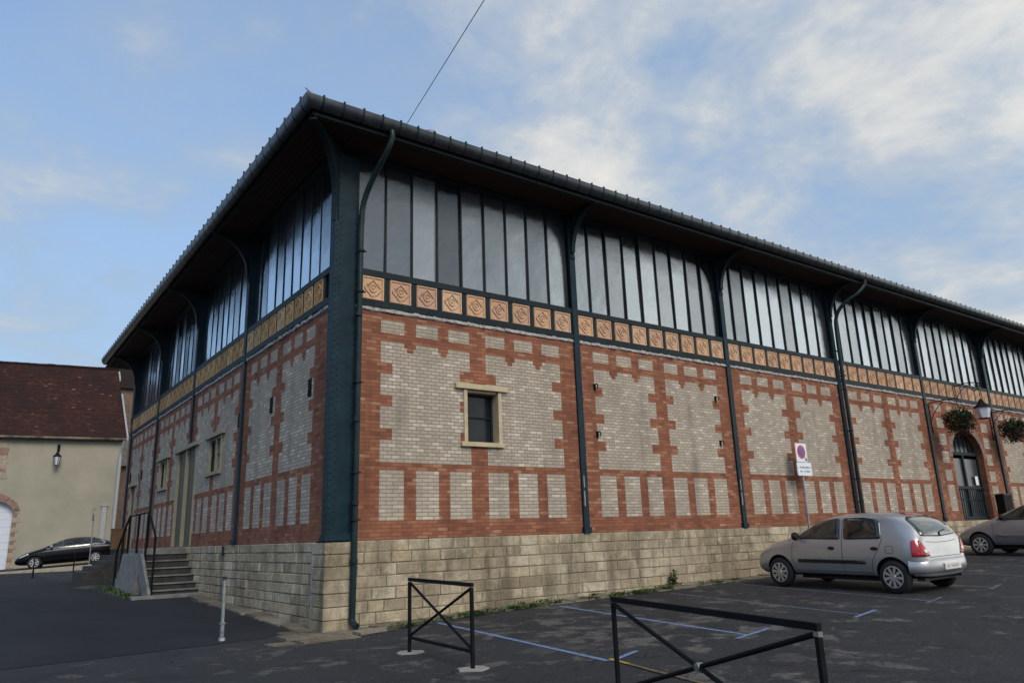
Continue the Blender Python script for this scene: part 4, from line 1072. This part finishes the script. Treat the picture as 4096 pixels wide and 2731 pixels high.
    path = [tuple(p)[:2] for p in smooth_path([(a, b, 0) for a, b in path[1:-1]], 5)]; rows = []
    for k, p in enumerate(path):
        a, b = path[max(k - 1, 0)], path[min(k + 1, len(path) - 1)]; tx, ty = b[0] - a[0], b[1] - a[1]; L = math.hypot(tx, ty); nx, ny = ty / L, -tx / L
        rows.append([mb.pt((p[0] + nx * (q[0] - .02), p[1] + ny * (q[0] - .02), .345 + q[1])) for q in sec])
    for a, b in zip(rows, rows[1:]):
        for k in range(len(sec)): j = (k + 1) % len(sec); mb.f.append([a[k], a[j], b[j], b[k]]); mb.m.append(0); mb.uv.append(None); mb.r.append(None)
    mb.f += [rows[0][::-1], rows[-1]]; mb.m += [0, 0]; mb.uv += [None] * 2; mb.r += [None] * 2
    bp = mb.build('rear_bumper', M['silver'], r, smooth=True, angle=50)
    mb = MB(); mb.box(-.26, .26, -.660, -.640, .40, .51); pl_ = mb.build('number_plate', M['plate'], r, bevel=.004)
    mb = MB(); q_ = random.Random(8); x_ = -.19
    while x_ < .18:
        mb.box(x_, x_ + .009, -.6625, -.6605, .428, .485); mb.box(x_ + .009, x_ + .028, -.6625, -.6605, q_.choice([.428, .452, .476]), q_.choice([.437, .461, .485][2:])) if False else mb.box(x_ + .009, x_ + .028, -.6625, -.6605, .452, .462)
        x_ += .05 if q_.random() < .75 else .085
    mb.build('plate_lettering', M['ink'], pl_)
    mb = MB(); mb.box(-.58, .58, -.44, -.3, .22, .36); mb.box(-.45, .45, .3, 2.2, .17, .24); mb.tube([(.45, -.54, .27), (.45, -.4, .27)], .022, 10); mb.build('underside', M['plastic'], r)
    for y in (0, 2.472):
        for s in (-1, 1): wheel(r, s * .735, y, .288, s)
    return r
car = hatchback()
def place(o, x, y, rz):
    """rear axle at x,y; pitch with the ground"""
    fx, fy = -sin(rz), cos(rz); z0 = g(x, y); z1 = g(x + fx * 2.472, y + fy * 2.472)
    zl, zr2 = g(x - .73 * cos(rz), y - .73 * sin(rz)), g(x + .73 * cos(rz), y + .73 * sin(rz))
    o.rotation_euler = (atan2(z1 - z0, 2.472), -atan2(zr2 - zl, 1.46), rz); o.rotation_mode = 'XYZ'
    o.location = (x, y, (zl + zr2) / 2)
car.scale = (.955, .98, .98)
place(car, 9.38, -4.46, -.078)

def compact():
    r = thing('parked_car', 'grey silver compact car at the right edge, its front wheel before the arched door', 'car')
    st = [(-.60, .34, .55, .62, .62, .52, .52, .55, .57), (-.55, .28, .68, .76, .75, .86, .60, .92, .95), (-.30, .24, .75, .81, .79, .95, .57, 1.18, 1.22), (.1, .22, .76, .82, .80, .94, .58, 1.34, 1.385), (.8, .22, .77, .825, .80, .92, .59, 1.39, 1.43), (1.25, .22, .77, .825, .80, .91, .58, 1.33, 1.38), (1.65, .22, .77, .82, .80, .90, .60, 1.17, 1.22), (2.05, .22, .76, .815, .79, .875, .66, .98, 1.03), (2.35, .22, .76, .81, .775, .83, .66, .87, .91), (2.75, .22, .73, .78, .74, .72, .60, .765, .80), (3.02, .23, .62, .69, .66, .60, .50, .63, .655), (3.16, .27, .50, .56, .53, .48, .40, .50, .515), (3.19, .32, .40, .44, .42, .42, .32, .44, .45)]
    bo, side, end, topf = make_body(st, (0, 2.442), .29, .335, M['silver2'], r, .82)
    for s in (-1, 1):
        f = side(s)
        solid(ring_decal(rounded([(2.02, .925), (1.62, 1.13), (1.30, 1.29), (.98, 1.335), (.86, .935)], .06), f, 60).build('side_window', M['carglass'], r, smooth=True), .004)
        solid(ring_decal(rounded([(.79, .94), (.90, 1.335), (.4, 1.31), (.05, 1.20), (-.05, .99)], .06), f, 60).build('side_window', M['carglass'], r, smooth=True), .004)
        solid(ring_decal(rounded([(1.99, .50), (1.99, .575), (.42, .575), (.42, .50)], .03), f, 70, 3).build('rub_strip', M['silver2'], r, smooth=True), .014)
        solid(ring_decal(rounded([(3.0, .58), (2.62, .76), (2.5, .79), (2.76, .66), (2.95, .55)], .03), f, 30, 3).build('headlight', M['clear_lens'], r, smooth=True), .006)
        line_decal([(2.08, .90), (2.06, .55), (1.98, .28), (.85, .28), (.88, .92)], f, .008).build('door_seams', M['plastic'], bo, recalc=False)
        mb = MB(); mb.lathe([(.0, -.05), (.06, -.045), (.085, 0), (.075, .05), (0, .06)], (s * .885, 1.75, 1.0), 'y', 14); mb.box(min(s * .76, s * .84), max(s * .76, s * .84), 1.70, 1.79, .95, .99); mb.build('mirror', M['plastic'], r, smooth=True)
        solid(ring_decal(rounded([(-.46, .93), (-.52, .93), (-.58, .66), (-.36, .66)], .03), f, 30, 3).build('tail_lamp', M['red_lens'], r, smooth=True), .008)
    e = end(-1); solid(ring_decal(rounded([(-.56, .98), (-.48, 1.24), (.48, 1.24), (.56, .98)], .06), e, 60, 5).build('rear_window', M['carglass'], r, smooth=True), .004)
    mb = MB(); mb.box(-.5, .5, -.4, 2.6, .17, .26); mb.build('underside', M['plastic'], r)
    for y in (0, 2.442):
        for s in (-1, 1): wheel(r, s * .74, y, .29, s, 8)
    return r
place(compact(), 18.5, -4.5, -.06)

def saloon(loc, rz, pitch):
    r = thing('parked_car', 'black saloon with chrome window line parked by the beige wall', 'car', loc)
    st = [(-1.05, .45, .50, .58, .56, .62, .48, .66, .68), (-1.0, .32, .68, .76, .74, .84, .60, .90, .93), (-.75, .28, .76, .84, .82, .95, .66, 1.02, 1.05), (-.35, .24, .80, .88, .85, .98, .60, 1.20, 1.24), (.2, .22, .82, .89, .86, .97, .60, 1.385, 1.43), (.9, .22, .82, .89, .86, .96, .61, 1.43, 1.475), (1.4, .22, .82, .89, .86, .95, .60, 1.39, 1.435), (1.9, .22, .82, .89, .86, .94, .63, 1.20, 1.245), (2.35, .22, .82, .885, .855, .92, .70, 1.00, 1.05), (2.7, .22, .80, .87, .83, .86, .70, .92, .96), (3.1, .22, .76, .84, .79, .78, .66, .84, .87), (3.45, .24, .66, .74, .70, .66, .54, .71, .73), (3.62, .30, .50, .58, .54, .52, .42, .55, .57), (3.65, .36, .40, .46, .44, .46, .34, .48, .49)]
    bo, side, end, topf = make_body(st, (0, 2.74), .32, .365, M['blackpaint'], r, .89)
    for s in (-1, 1):
        f = side(s)
        out = [(2.22, .985), (1.85, 1.18), (1.45, 1.35), (.9, 1.40), (.3, 1.36), (-.15, 1.24), (-.42, 1.09), (-.38, 1.02)]
        o = solid(ring_decal(rounded(out, .04), f, 90, 4).build('side_window', M['carglass'], r, smooth=True), .004)
        solid(line_decal([(2.24, .975), (1.2, 1.005), (-.40, 1.015), (-.47, 1.08), (-.2, 1.245), (.3, 1.385), (.9, 1.42), (1.4, 1.38), (1.85, 1.205)], f, .04, .006).build('chrome_trim', M['chrome'], r, recalc=False), .006)
        for y in (.98, .05): line_decal([(y, .99), (y + .04, 1.38)], f, .05, .007).build('pillar_trim', M['plastic'], o, recalc=False)
        solid(ring_decal(rounded([(3.40, .66), (2.98, .83), (3.05, .74), (3.46, .58)], .03), f, 30, 3).build('headlight', M['clear_lens'], r, smooth=True), .006)
        line_decal([(2.3, .94), (2.32, .55), (2.2, .28), (.4, .28), (.2, .7), (.05, .98)], f, .008).build('door_seams', M['plastic'], bo, recalc=False)
        mb = MB(); mb.lathe([(.0, -.05), (.06, -.045), (.09, 0), (.08, .06), (0, .07)], (s * .95, 2.0, 1.06), 'y', 14); mb.box(min(s * .80, s * .9), max(s * .80, s * .9), 1.96, 2.05, 1.0, 1.04); mb.build('mirror', M['chrome'], r, smooth=True)
        solid(ring_decal(rounded([(-.78, .93), (-.98, .90), (-1.02, .70), (-.74, .78)], .03), f, 30, 3).build('tail_lamp', M['red_lens'], r, smooth=True), .006)
    ws = topf
    solid(ring_decal(rounded([(-.62, 2.30), (-.50, 1.62), (.50, 1.62), (.62, 2.30)], .06), topf, 60, 5).build('windscreen', M['carglass'], r, smooth=True), .004)
    solid(ring_decal(rounded([(-.52, -.62), (-.48, -.1), (.48, -.1), (.52, -.62)], .06), topf, 60, 5).build('rear_window', M['carglass'], r, smooth=True), .004)
    mb = MB(); mb.box(-.5, .5, -.6, 3.0, .18, .27); mb.build('underside', M['plastic'], r)
    for y in (0, 2.74):
        for s in (-1, 1): wheel(r, s * .80, y, .31, s, 7)
    r.rotation_euler = (pitch, 0, rz); return r

# ------------------------------------------------------------------ far street, house beyond
ta = radians(-9.0); TU = Vector((cos(ta), sin(ta), 0)); TN = Vector((sin(ta), -cos(ta), 0)); O_ = Vector((-3.0, 39.0, 0))
def FB(u, d, z): p = O_ + TU * u + TN * d; return (p.x, p.y, z)
sz = lambda u: -.96 + .05 * u
mb = MB(FB); us = [-14, -8, -4, -2, 0, 2, 4, 6, 9, 14]
for a, b in zip(us, us[1:]):
    mb.face([(a, -1.0, sz(a) + .08), (b, -1.0, sz(b) + .08), (b, 3.9, sz(b)), (a, 3.9, sz(a))])
tag(mb.build('road', M['asphalt'], recalc=False), kind='structure')
mb = MB(FB)
for a, b in zip(us, us[1:]):
    mb.face([(a, 3.9, sz(a)), (b, 3.9, sz(b)), (b, 4.3, sz(b) - .01), (a, 4.3, sz(a) - .01)]); mb.face([(a, 4.3, sz(a) - .01), (b, 4.3, sz(b) - .01), (b, 4.3, -1.2), (a, 4.3, -1.2)])
tag(mb.build('kerb', M['pave'], recalc=False), kind='structure')
nose = FB(1.25, 2.75, 0); uu = Vector(TU)
# the saloon points to -u: forward = -TU
rz_ = atan2(TU.x, -TU.y) ; rz_ = atan2(-(-TU.x), -TU.y)
p = FB(1.36 + 3.65, 2.6, sz(5.0))
saloon((p[0], p[1], sz(5.0) + .02), atan2(TU.x, -TU.y), -.062)

H = thing('stone_house', 'beige rendered house with an old red clay tile roof and arched garage door', 'house', FB(0, 0, 0))
HL = H.location.copy()
def FH(u, d, z): q = FB(u, d, z); return (q[0] - HL.x, q[1] - HL.y, q[2] - HL.z)
ZE, UR2, DG_ = 6.28, 5.75, (-1.9, .66)
asp, aris = 2.15, .72
mb = MB(FH)
mb.face([(.66, 0, -1.5), (UR2, 0, -1.5), (UR2, 0, ZE), (.66, 0, ZE)]); mb.face([(-12, 0, -1.5), (-1.9, 0, -1.5), (-1.9, 0, ZE), (-12, 0, ZE)])
ap2 = arch_pts(-.62, 1.28, asp, aris, 16)
for a, b in zip(ap2, ap2[1:]): mb.face([(a[0], 0, a[1]), (b[0], 0, b[1]), (b[0], 0, ZE), (a[0], 0, ZE)])
mb.face([(UR2, 0, -1.5), (UR2 - .9, -8, -1.5), (UR2 - .9, -8, ZE), (UR2, 0, ZE)]); mb.face([(UR2, 0, ZE), (UR2 - .9, -8, ZE), (4.95, -5, 11.6)])
for u in (-1.9, .66): mb.face([(u, 0, -1.5), (u, 0, asp), (u, -.4, asp), (u, -.4, -1.5)])
mb.build('wall', M['render'], H, recalc=False)
mb = MB(FH); ri = arch_pts(-.62, 1.28, asp, aris, 15); ro = arch_pts(-.62, 1.58, asp, aris + .32, 15); rn = random.Random(2)
for k in range(15):
    ex = rn.uniform(.0, .12); q = [ri[k], ri[k + 1], (ro[k + 1][0], ro[k + 1][1] + ex), (ro[k][0], ro[k][1] + ex)]
    mb.prism(q, lambda p: (p[0], .03, p[1]), lambda p: (p[0], -.2, p[1]))
mb.build('arch_bricks', M['quoin'], H)
for s_ in (1, -1):
    mb = MB(FH); z = -1.1; k = 0
    while z < asp + .05:
        h = rn.uniform(.2, .3); w = .34 if k % 2 else .22; a = .66 if s_ > 0 else -1.9 - w
        mb.box(a, a + w, -.2, .03, z, z + h - .0, k % 2); z += h; k += 1
    mb.build('quoins', [M['quoin'], M['quoin2']], H)
mb = MB(FH); z = 4.0; k = 0
while z < 6.1:
    h = rn.uniform(.14, .3); mb.box(-.42 - (.12 if k % 2 else 0), .02 + rn.uniform(-.06, .12), -.2, .03, z, z + h, 0 if rn.random() < .6 else 1); z += h; k += 1
mb.build('window_quoins', [M['quoin'], M['quoin2']], H)
mb = MB(FH); mb.face([(-1.9, -.35, -1.5), (.66, -.35, -1.5), (.66, -.35, asp), (-1.9, -.35, asp)]); mb.face([(p[0], -.35, p[1]) for p in ap2])
for k in range(9): mb.box(-1.88, .64, -.35, -.335, -1.0 + k * .4, -.985 + k * .4)
mb.build('garage_door', M['garage'], H, recalc=False)
# roof: courses of tiles
sl_n = 46; rise, run = 11.62 - 6.38, 5.3
mb = MB(FH)
for k in range(sl_n):
    f0, f1 = k / sl_n, (k + 1) / sl_n; d0, d1 = .30 - run * f0, .30 - run * f1; z0, z1 = 6.36 + rise * f0, 6.36 + rise * f1; e0, e1 = 5.93 - .95 * f0, 5.93 - .95 * f1
    L = math.hypot(run, rise); t_ = .028
    q = [(-12, d0, z0 + t_), (e0, d0, z0 + t_), (e1, d1, z1 + .004), (-12, d1, z1 + .004)]
    mb.face(q, 0, [(-12, L * f0 + .003), (e0, L * f0 + .003), (e1, L * f1), (-12, L * f1)])
    mb.face([(-12, d0, z0), (e0, d0, z0), (e0, d0, z0 + t_), (-12, d0, z0 + t_)], 0, [(-12, L * f0), (e0, L * f0), (e0, L * f0 + .02), (-12, L * f0 + .02)])
mb.face([(-12, .3, 6.36), (5.93, .3, 6.36), (4.98, -5.0, 11.6), (-12, -5.0, 11.6)], 0, [(0, 0)] * 4); mb.face([(-12, -5, 11.62), (4.98, -5, 11.62), (4.9, -10, 6.4), (-12, -10, 6.4)], 0, [(-12, 0), (5, 0), (5, 7), (-12, 7)])
rf2 = mb.build('roof', M['clay'], H, recalc=False)
mb = MB(FH); u = -9.0
while u < 4.9:
    w = rn.uniform(.34, .42); mb.tube([(u, -5.0, 11.60 + rn.uniform(-.015, .02)), (u + w, -5.0, 11.62 + rn.uniform(-.01, .02))], [.12, .095], 8); u += w * .95
mb.build('ridge_tiles', M['clay'], rf2)
for f0, f1 in ((0, .60), (.84, .95)):
    mb = MB(FH)
    A_ = (5.95 - .95 * f0, .32 - run * f0, 6.36 + rise * f0); B1 = (5.95 - .95 * f1, .32 - run * f1, 6.36 + rise * f1)
    mb.prism([(-.03, -.10), (.06, -.10), (.06, .10), (-.03, .10)], lambda p: (A_[0] + p[0], A_[1], A_[2] + p[1]), lambda p: (B1[0] + p[0], B1[1], B1[2] + p[1]))
    mb.build('verge_board', M['lightgrey'], rf2)
mb = MB(FH); mb.prism([(.30, 6.36), (.42, 6.36), (.44, 6.28), (.38, 6.22), (.30, 6.24)], lambda p: (-12, p[0], p[1]), lambda p: (5.9, p[0], p[1])); mb.box(-12, 5.85, .0, .28, 6.22, 6.30); mb.build('gutter', M['mortar'], H)
mb = MB(FH); mb.tube(smooth_path([(5.80, .36, 6.25), (5.72, .2, 5.9), (5.66, .08, 5.55), (5.66, .07, 5.3)]), .055, 10); mb.tube([(5.66, .07, 5.3), (5.66, .07, -1.2)], .10, 12); mb.build('downpipe', M['lightgrey'], H, smooth=True)
mb = MB(FH); mb.box(5.0, 5.24, .0, .16, -1.2, 2.45); mb.box(4.96, 5.28, -.0, .2, 2.45, 2.53); mb.build('pilaster', M['lightgrey'], H)
r = thing('wall_lantern', 'small dark lantern hanging high on the beige house wall', 'lantern', FB(2.48, 0, 5.2))
def FLn(u, d, z): q = FB(2.48 + u, d, z); return (q[0] - r.location.x, q[1] - r.location.y, z)
mb = MB(FLn); mb.box(-.07, .07, .0, .04, .35, .75); mb.tube(smooth_path([(0, .02, .62), (0, .25, .72), (0, .42, .62), (0, .42, .30)]), .028, 8); mb.lathe([(.23, .0), (.2, .05), (.10, .14), (.05, .26), (.0, .3)], (0, .42, 0.02), 'z', 6); mb.lathe([(.10, -.5), (.11, -.46)], (0, .42, 0), 'z', 6)
for a in range(6): mb.tube([(.20 * cos(a * pi / 3), .42 + .20 * sin(a * pi / 3), .02), (.11 * cos(a * pi / 3), .42 + .11 * sin(a * pi / 3), -.46)], .014, 5)
mb.build('cage', M['black'], r)
mb = MB(FLn); mb.lathe([(.095, -.46), (.18, .0)], (0, .42, 0), 'z', 6); mb.build('panes', M['lampglass'], r)
# brick house behind, seen in the gap
H2 = thing('brick_house', 'brown brick house end seen in the gap behind the tiled roof', 'house', FB(8, -9, 0))
def FH2(u, d, z): q = FB(u, d, z); return (q[0] - H2.location.x, q[1] - H2.location.y, z)
mb = MB(FH2); qf = [(4.0, -9, -1.5), (16, -9, -1.5), (16, -9, 11.2), (4.0, -9, 11.2)]; mb.face(qf, 0, [(p[0], p[2]) for p in qf]); mb.box(4.0, 16, -15, -9.02, -1.5, 11.1); mb.build('wall', M['brown_brick'], H2, recalc=False)
mb = MB(FH2); mb.prism([(-8.7, 11.1), (-12, 13.2), (-15.3, 11.1)], lambda p: (3.8, p[0], p[1]), lambda p: (16.2, p[0], p[1])); mb.build('roof', M['clay'], H2)
mb = MB(FH2); mb.box(5.6, 7.6, -9, -8.6, 5.6, 8.0); mb.box(5.5, 7.7, -9, -8.5, 8.0, 8.12); mb.build('bay_panel', M['concrete'], H2)
# edge-on traffic sign by the saloon
q = (0.0, 34.3); pz = -1.0
sp = FB(4.75, 4.0, 0)
r = thing('road_sign', 'round traffic sign seen edge on, on a thin post before the black saloon', 'road sign', (sp[0], sp[1], sz(3.6)))
mb = MB(); mb.tube([(0, 0, -.1), (0, 0, 2.95)], .03, 8); mb.build('post', M['galv'], r, smooth=True)
mb = MB(); mb.lathe([(.0, -.012), (.33, -.012), (.33, .012), (.0, .012)], (-.045, 0, 2.6), 'x', 24, 0, False); d_ = mb.build('disc', M['galv'], r); d_.rotation_euler = (0, 0, radians(-2))

# ------------------------------------------------------------------ camera, light, sky
cam = bpy.data.cameras.new('camera'); co = bpy.data.objects.new('camera', cam); C.objects.link(co); bpy.context.scene.camera = co
yaw, pit, rol = 0.6346, 0.2555, -0.0338
fw = Vector((cos(pit) * sin(yaw), cos(pit) * cos(yaw), sin(pit))); rt = Vector((cos(yaw), -sin(yaw), 0)); up = rt.cross(fw)
r2_ = rt * cos(rol) + up * sin(rol); u2_ = -rt * sin(rol) + up * cos(rol)
m = Matrix((r2_, u2_, -fw)).transposed().to_4x4(); m.translation = Vector((-4.771, -11.556, -.022)); co.matrix_world = m
cam.sensor_width = 36; cam.lens = 36 * 2978.2 / 4096; cam.clip_end = 3000; cam.clip_start = .05

SUN_EL, SUN_AZ = radians(40), radians(188)       # azimuth clockwise from +y
sd = Vector((sin(SUN_AZ) * cos(SUN_EL), cos(SUN_AZ) * cos(SUN_EL), sin(SUN_EL)))
sl = bpy.data.lights.new('sun', 'SUN'); so = bpy.data.objects.new('sun', sl); C.objects.link(so)
sl.energy = 1.25; sl.angle = radians(30); sl.color = (1, .93, .84); so.rotation_euler = sd.to_track_quat('Z', 'Y').to_euler(); so.location = (20, -30, 30)
w = bpy.data.worlds.new('World'); bpy.context.scene.world = w; w.use_nodes = True
nt = w.node_tree; nt.nodes.clear(); N = nt.nodes.new; L = nt.links.new
out = N('ShaderNodeOutputWorld'); bg = N('ShaderNodeBackground'); L(bg.outputs[0], out.inputs[0]); bg.inputs['Strength'].default_value = .13
sky = N('ShaderNodeTexSky'); sky.sky_type = 'NISHITA'; sky.sun_disc = False; sky.sun_elevation = SUN_EL; sky.sun_rotation = SUN_AZ; sky.air_density = 1.0; sky.dust_density = .6; sky.ozone_density = 1.0
tc = N('ShaderNodeTexCoord'); sep = N('ShaderNodeSeparateXYZ'); L(tc.outputs['Generated'], sep.inputs[0])
def mth(op, a, b=0.0, c=None):
    x = N('ShaderNodeMath'); x.operation = op
    for i, v in enumerate((a, b) if c is None else (a, b, c)):
        if isinstance(v, (int, float)): x.inputs[i].default_value = v
        else: L(v, x.inputs[i])
    return x.outputs[0]
den = mth('ADD', mth('MAXIMUM', sep.outputs[2], 0.0), .22)
cmb = N('ShaderNodeCombineXYZ'); L(mth('DIVIDE', sep.outputs[0], den), cmb.inputs[0]); L(mth('DIVIDE', sep.outputs[1], den), cmb.inputs[1])
def cnoise(scale, det, rough, dist, off):
    mp = N('ShaderNodeMapping'); mp.inputs['Location'].default_value = off; L(cmb.outputs[0], mp.inputs[0])
    x = N('ShaderNodeTexNoise'); x.inputs['Scale'].default_value = scale; x.inputs['Detail'].default_value = det; x.inputs['Roughness'].default_value = rough; x.inputs['Distortion'].default_value = dist
    L(mp.outputs[0], x.inputs['Vector']); return x.outputs['Fac']
def wramp(f, stops):
    x = N('ShaderNodeValToRGB'); e = x.color_ramp.elements
    while len(e) < len(stops): e.new(.5)
    for q, (p, c) in zip(e, stops): q.position = p; q.color = (c, c, c, 1) if isinstance(c, (int, float)) else (*c, 1)
    L(f, x.inputs[0]); return x.outputs[0]
n1 = cnoise(1.5, 10, .60, .3, (3.1, .4, 0)); n2 = cnoise(4.5, 9, .66, .4, (1, 5, 2))
# more cloud towards +x / the sun side
bias = mth('MULTIPLY', sep.outputs[0], .185)
bias2 = mth('MULTIPLY', sep.outputs[1], -.025)
dens = mth('ADD', mth('ADD', mth('MULTIPLY', n1, .74), mth('MULTIPLY', n2, .28)), mth('ADD', mth('ADD', bias, bias2), -.052))
mask = wramp(dens, [(.38, 0), (.46, .25), (.54, .62), (.63, 1.0)])
veil = wramp(sep.outputs[2], [(0.0, .88), (.25, .70), (.6, .36)])
ccol0 = wramp(dens, [(.48, (1.55, 1.9, 2.35)), (.58, (2.15, 2.35, 2.55)), (.70, (3.2, 3.15, 3.05))])
def mixw(f, a, b):
    x = N('ShaderNodeMix'); x.data_type = 'RGBA'
    if isinstance(f, (int, float)): x.inputs[0].default_value = f
    else: L(f, x.inputs[0])
    for i, v in ((6, a), (7, b)):
        if isinstance(v, tuple): x.inputs[i].default_value = (*v, 1)
        else: L(v, x.inputs[i])
    return x.outputs[2]
boost = mth('ADD', 1.0, mth('MULTIPLY', wramp(mth('MULTIPLY_ADD', sep.outputs[1], -.5, .5), [(.45, 0), (.95, 1.0)]), .25))  # unseen clouds behind the camera brightened to light both facades
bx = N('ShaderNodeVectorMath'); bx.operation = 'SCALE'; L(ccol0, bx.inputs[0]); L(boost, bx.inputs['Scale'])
# warm glow added to the unseen low clouds to brighten the right bays' glass
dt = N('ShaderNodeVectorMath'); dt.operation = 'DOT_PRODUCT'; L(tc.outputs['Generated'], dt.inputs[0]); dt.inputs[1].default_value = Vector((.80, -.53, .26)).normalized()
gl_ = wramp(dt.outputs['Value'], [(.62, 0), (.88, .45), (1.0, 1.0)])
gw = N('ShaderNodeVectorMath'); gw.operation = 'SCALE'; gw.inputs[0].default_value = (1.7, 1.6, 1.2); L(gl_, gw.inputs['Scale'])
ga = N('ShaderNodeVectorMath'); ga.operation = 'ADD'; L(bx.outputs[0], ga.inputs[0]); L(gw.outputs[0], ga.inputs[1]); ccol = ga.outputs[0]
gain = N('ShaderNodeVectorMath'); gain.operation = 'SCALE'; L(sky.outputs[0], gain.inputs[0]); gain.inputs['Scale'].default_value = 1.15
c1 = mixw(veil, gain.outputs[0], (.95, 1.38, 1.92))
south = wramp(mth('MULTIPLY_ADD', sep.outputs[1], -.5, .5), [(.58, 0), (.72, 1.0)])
added_deck = mth('MULTIPLY', wramp(sep.outputs[2], [(.24, 1.35), (.40, .85), (.54, .42)]), mth('MULTIPLY', wramp(mth('MULTIPLY_ADD', sep.outputs[0], .5, .5), [(.56, .62), (.70, .33), (.79, .52), (.86, .86), (.93, .86)]), mth('MULTIPLY', wramp(n2, [(.40, .42), (.60, 1.0)]), 2.2)))  # unseen cloud tones added so the front glass reflects dark tops
dk = N('ShaderNodeVectorMath'); dk.operation = 'SCALE'; L(ccol, dk.inputs[0]); L(added_deck, dk.inputs['Scale'])
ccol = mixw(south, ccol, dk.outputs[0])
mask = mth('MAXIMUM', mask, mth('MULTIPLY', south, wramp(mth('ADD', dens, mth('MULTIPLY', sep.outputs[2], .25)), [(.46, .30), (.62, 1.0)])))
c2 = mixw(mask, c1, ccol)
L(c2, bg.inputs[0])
sc = bpy.context.scene
sc.view_settings.view_transform = 'Standard'; sc.view_settings.look = 'None'; sc.view_settings.exposure = .95; sc.view_settings.gamma = 1.0
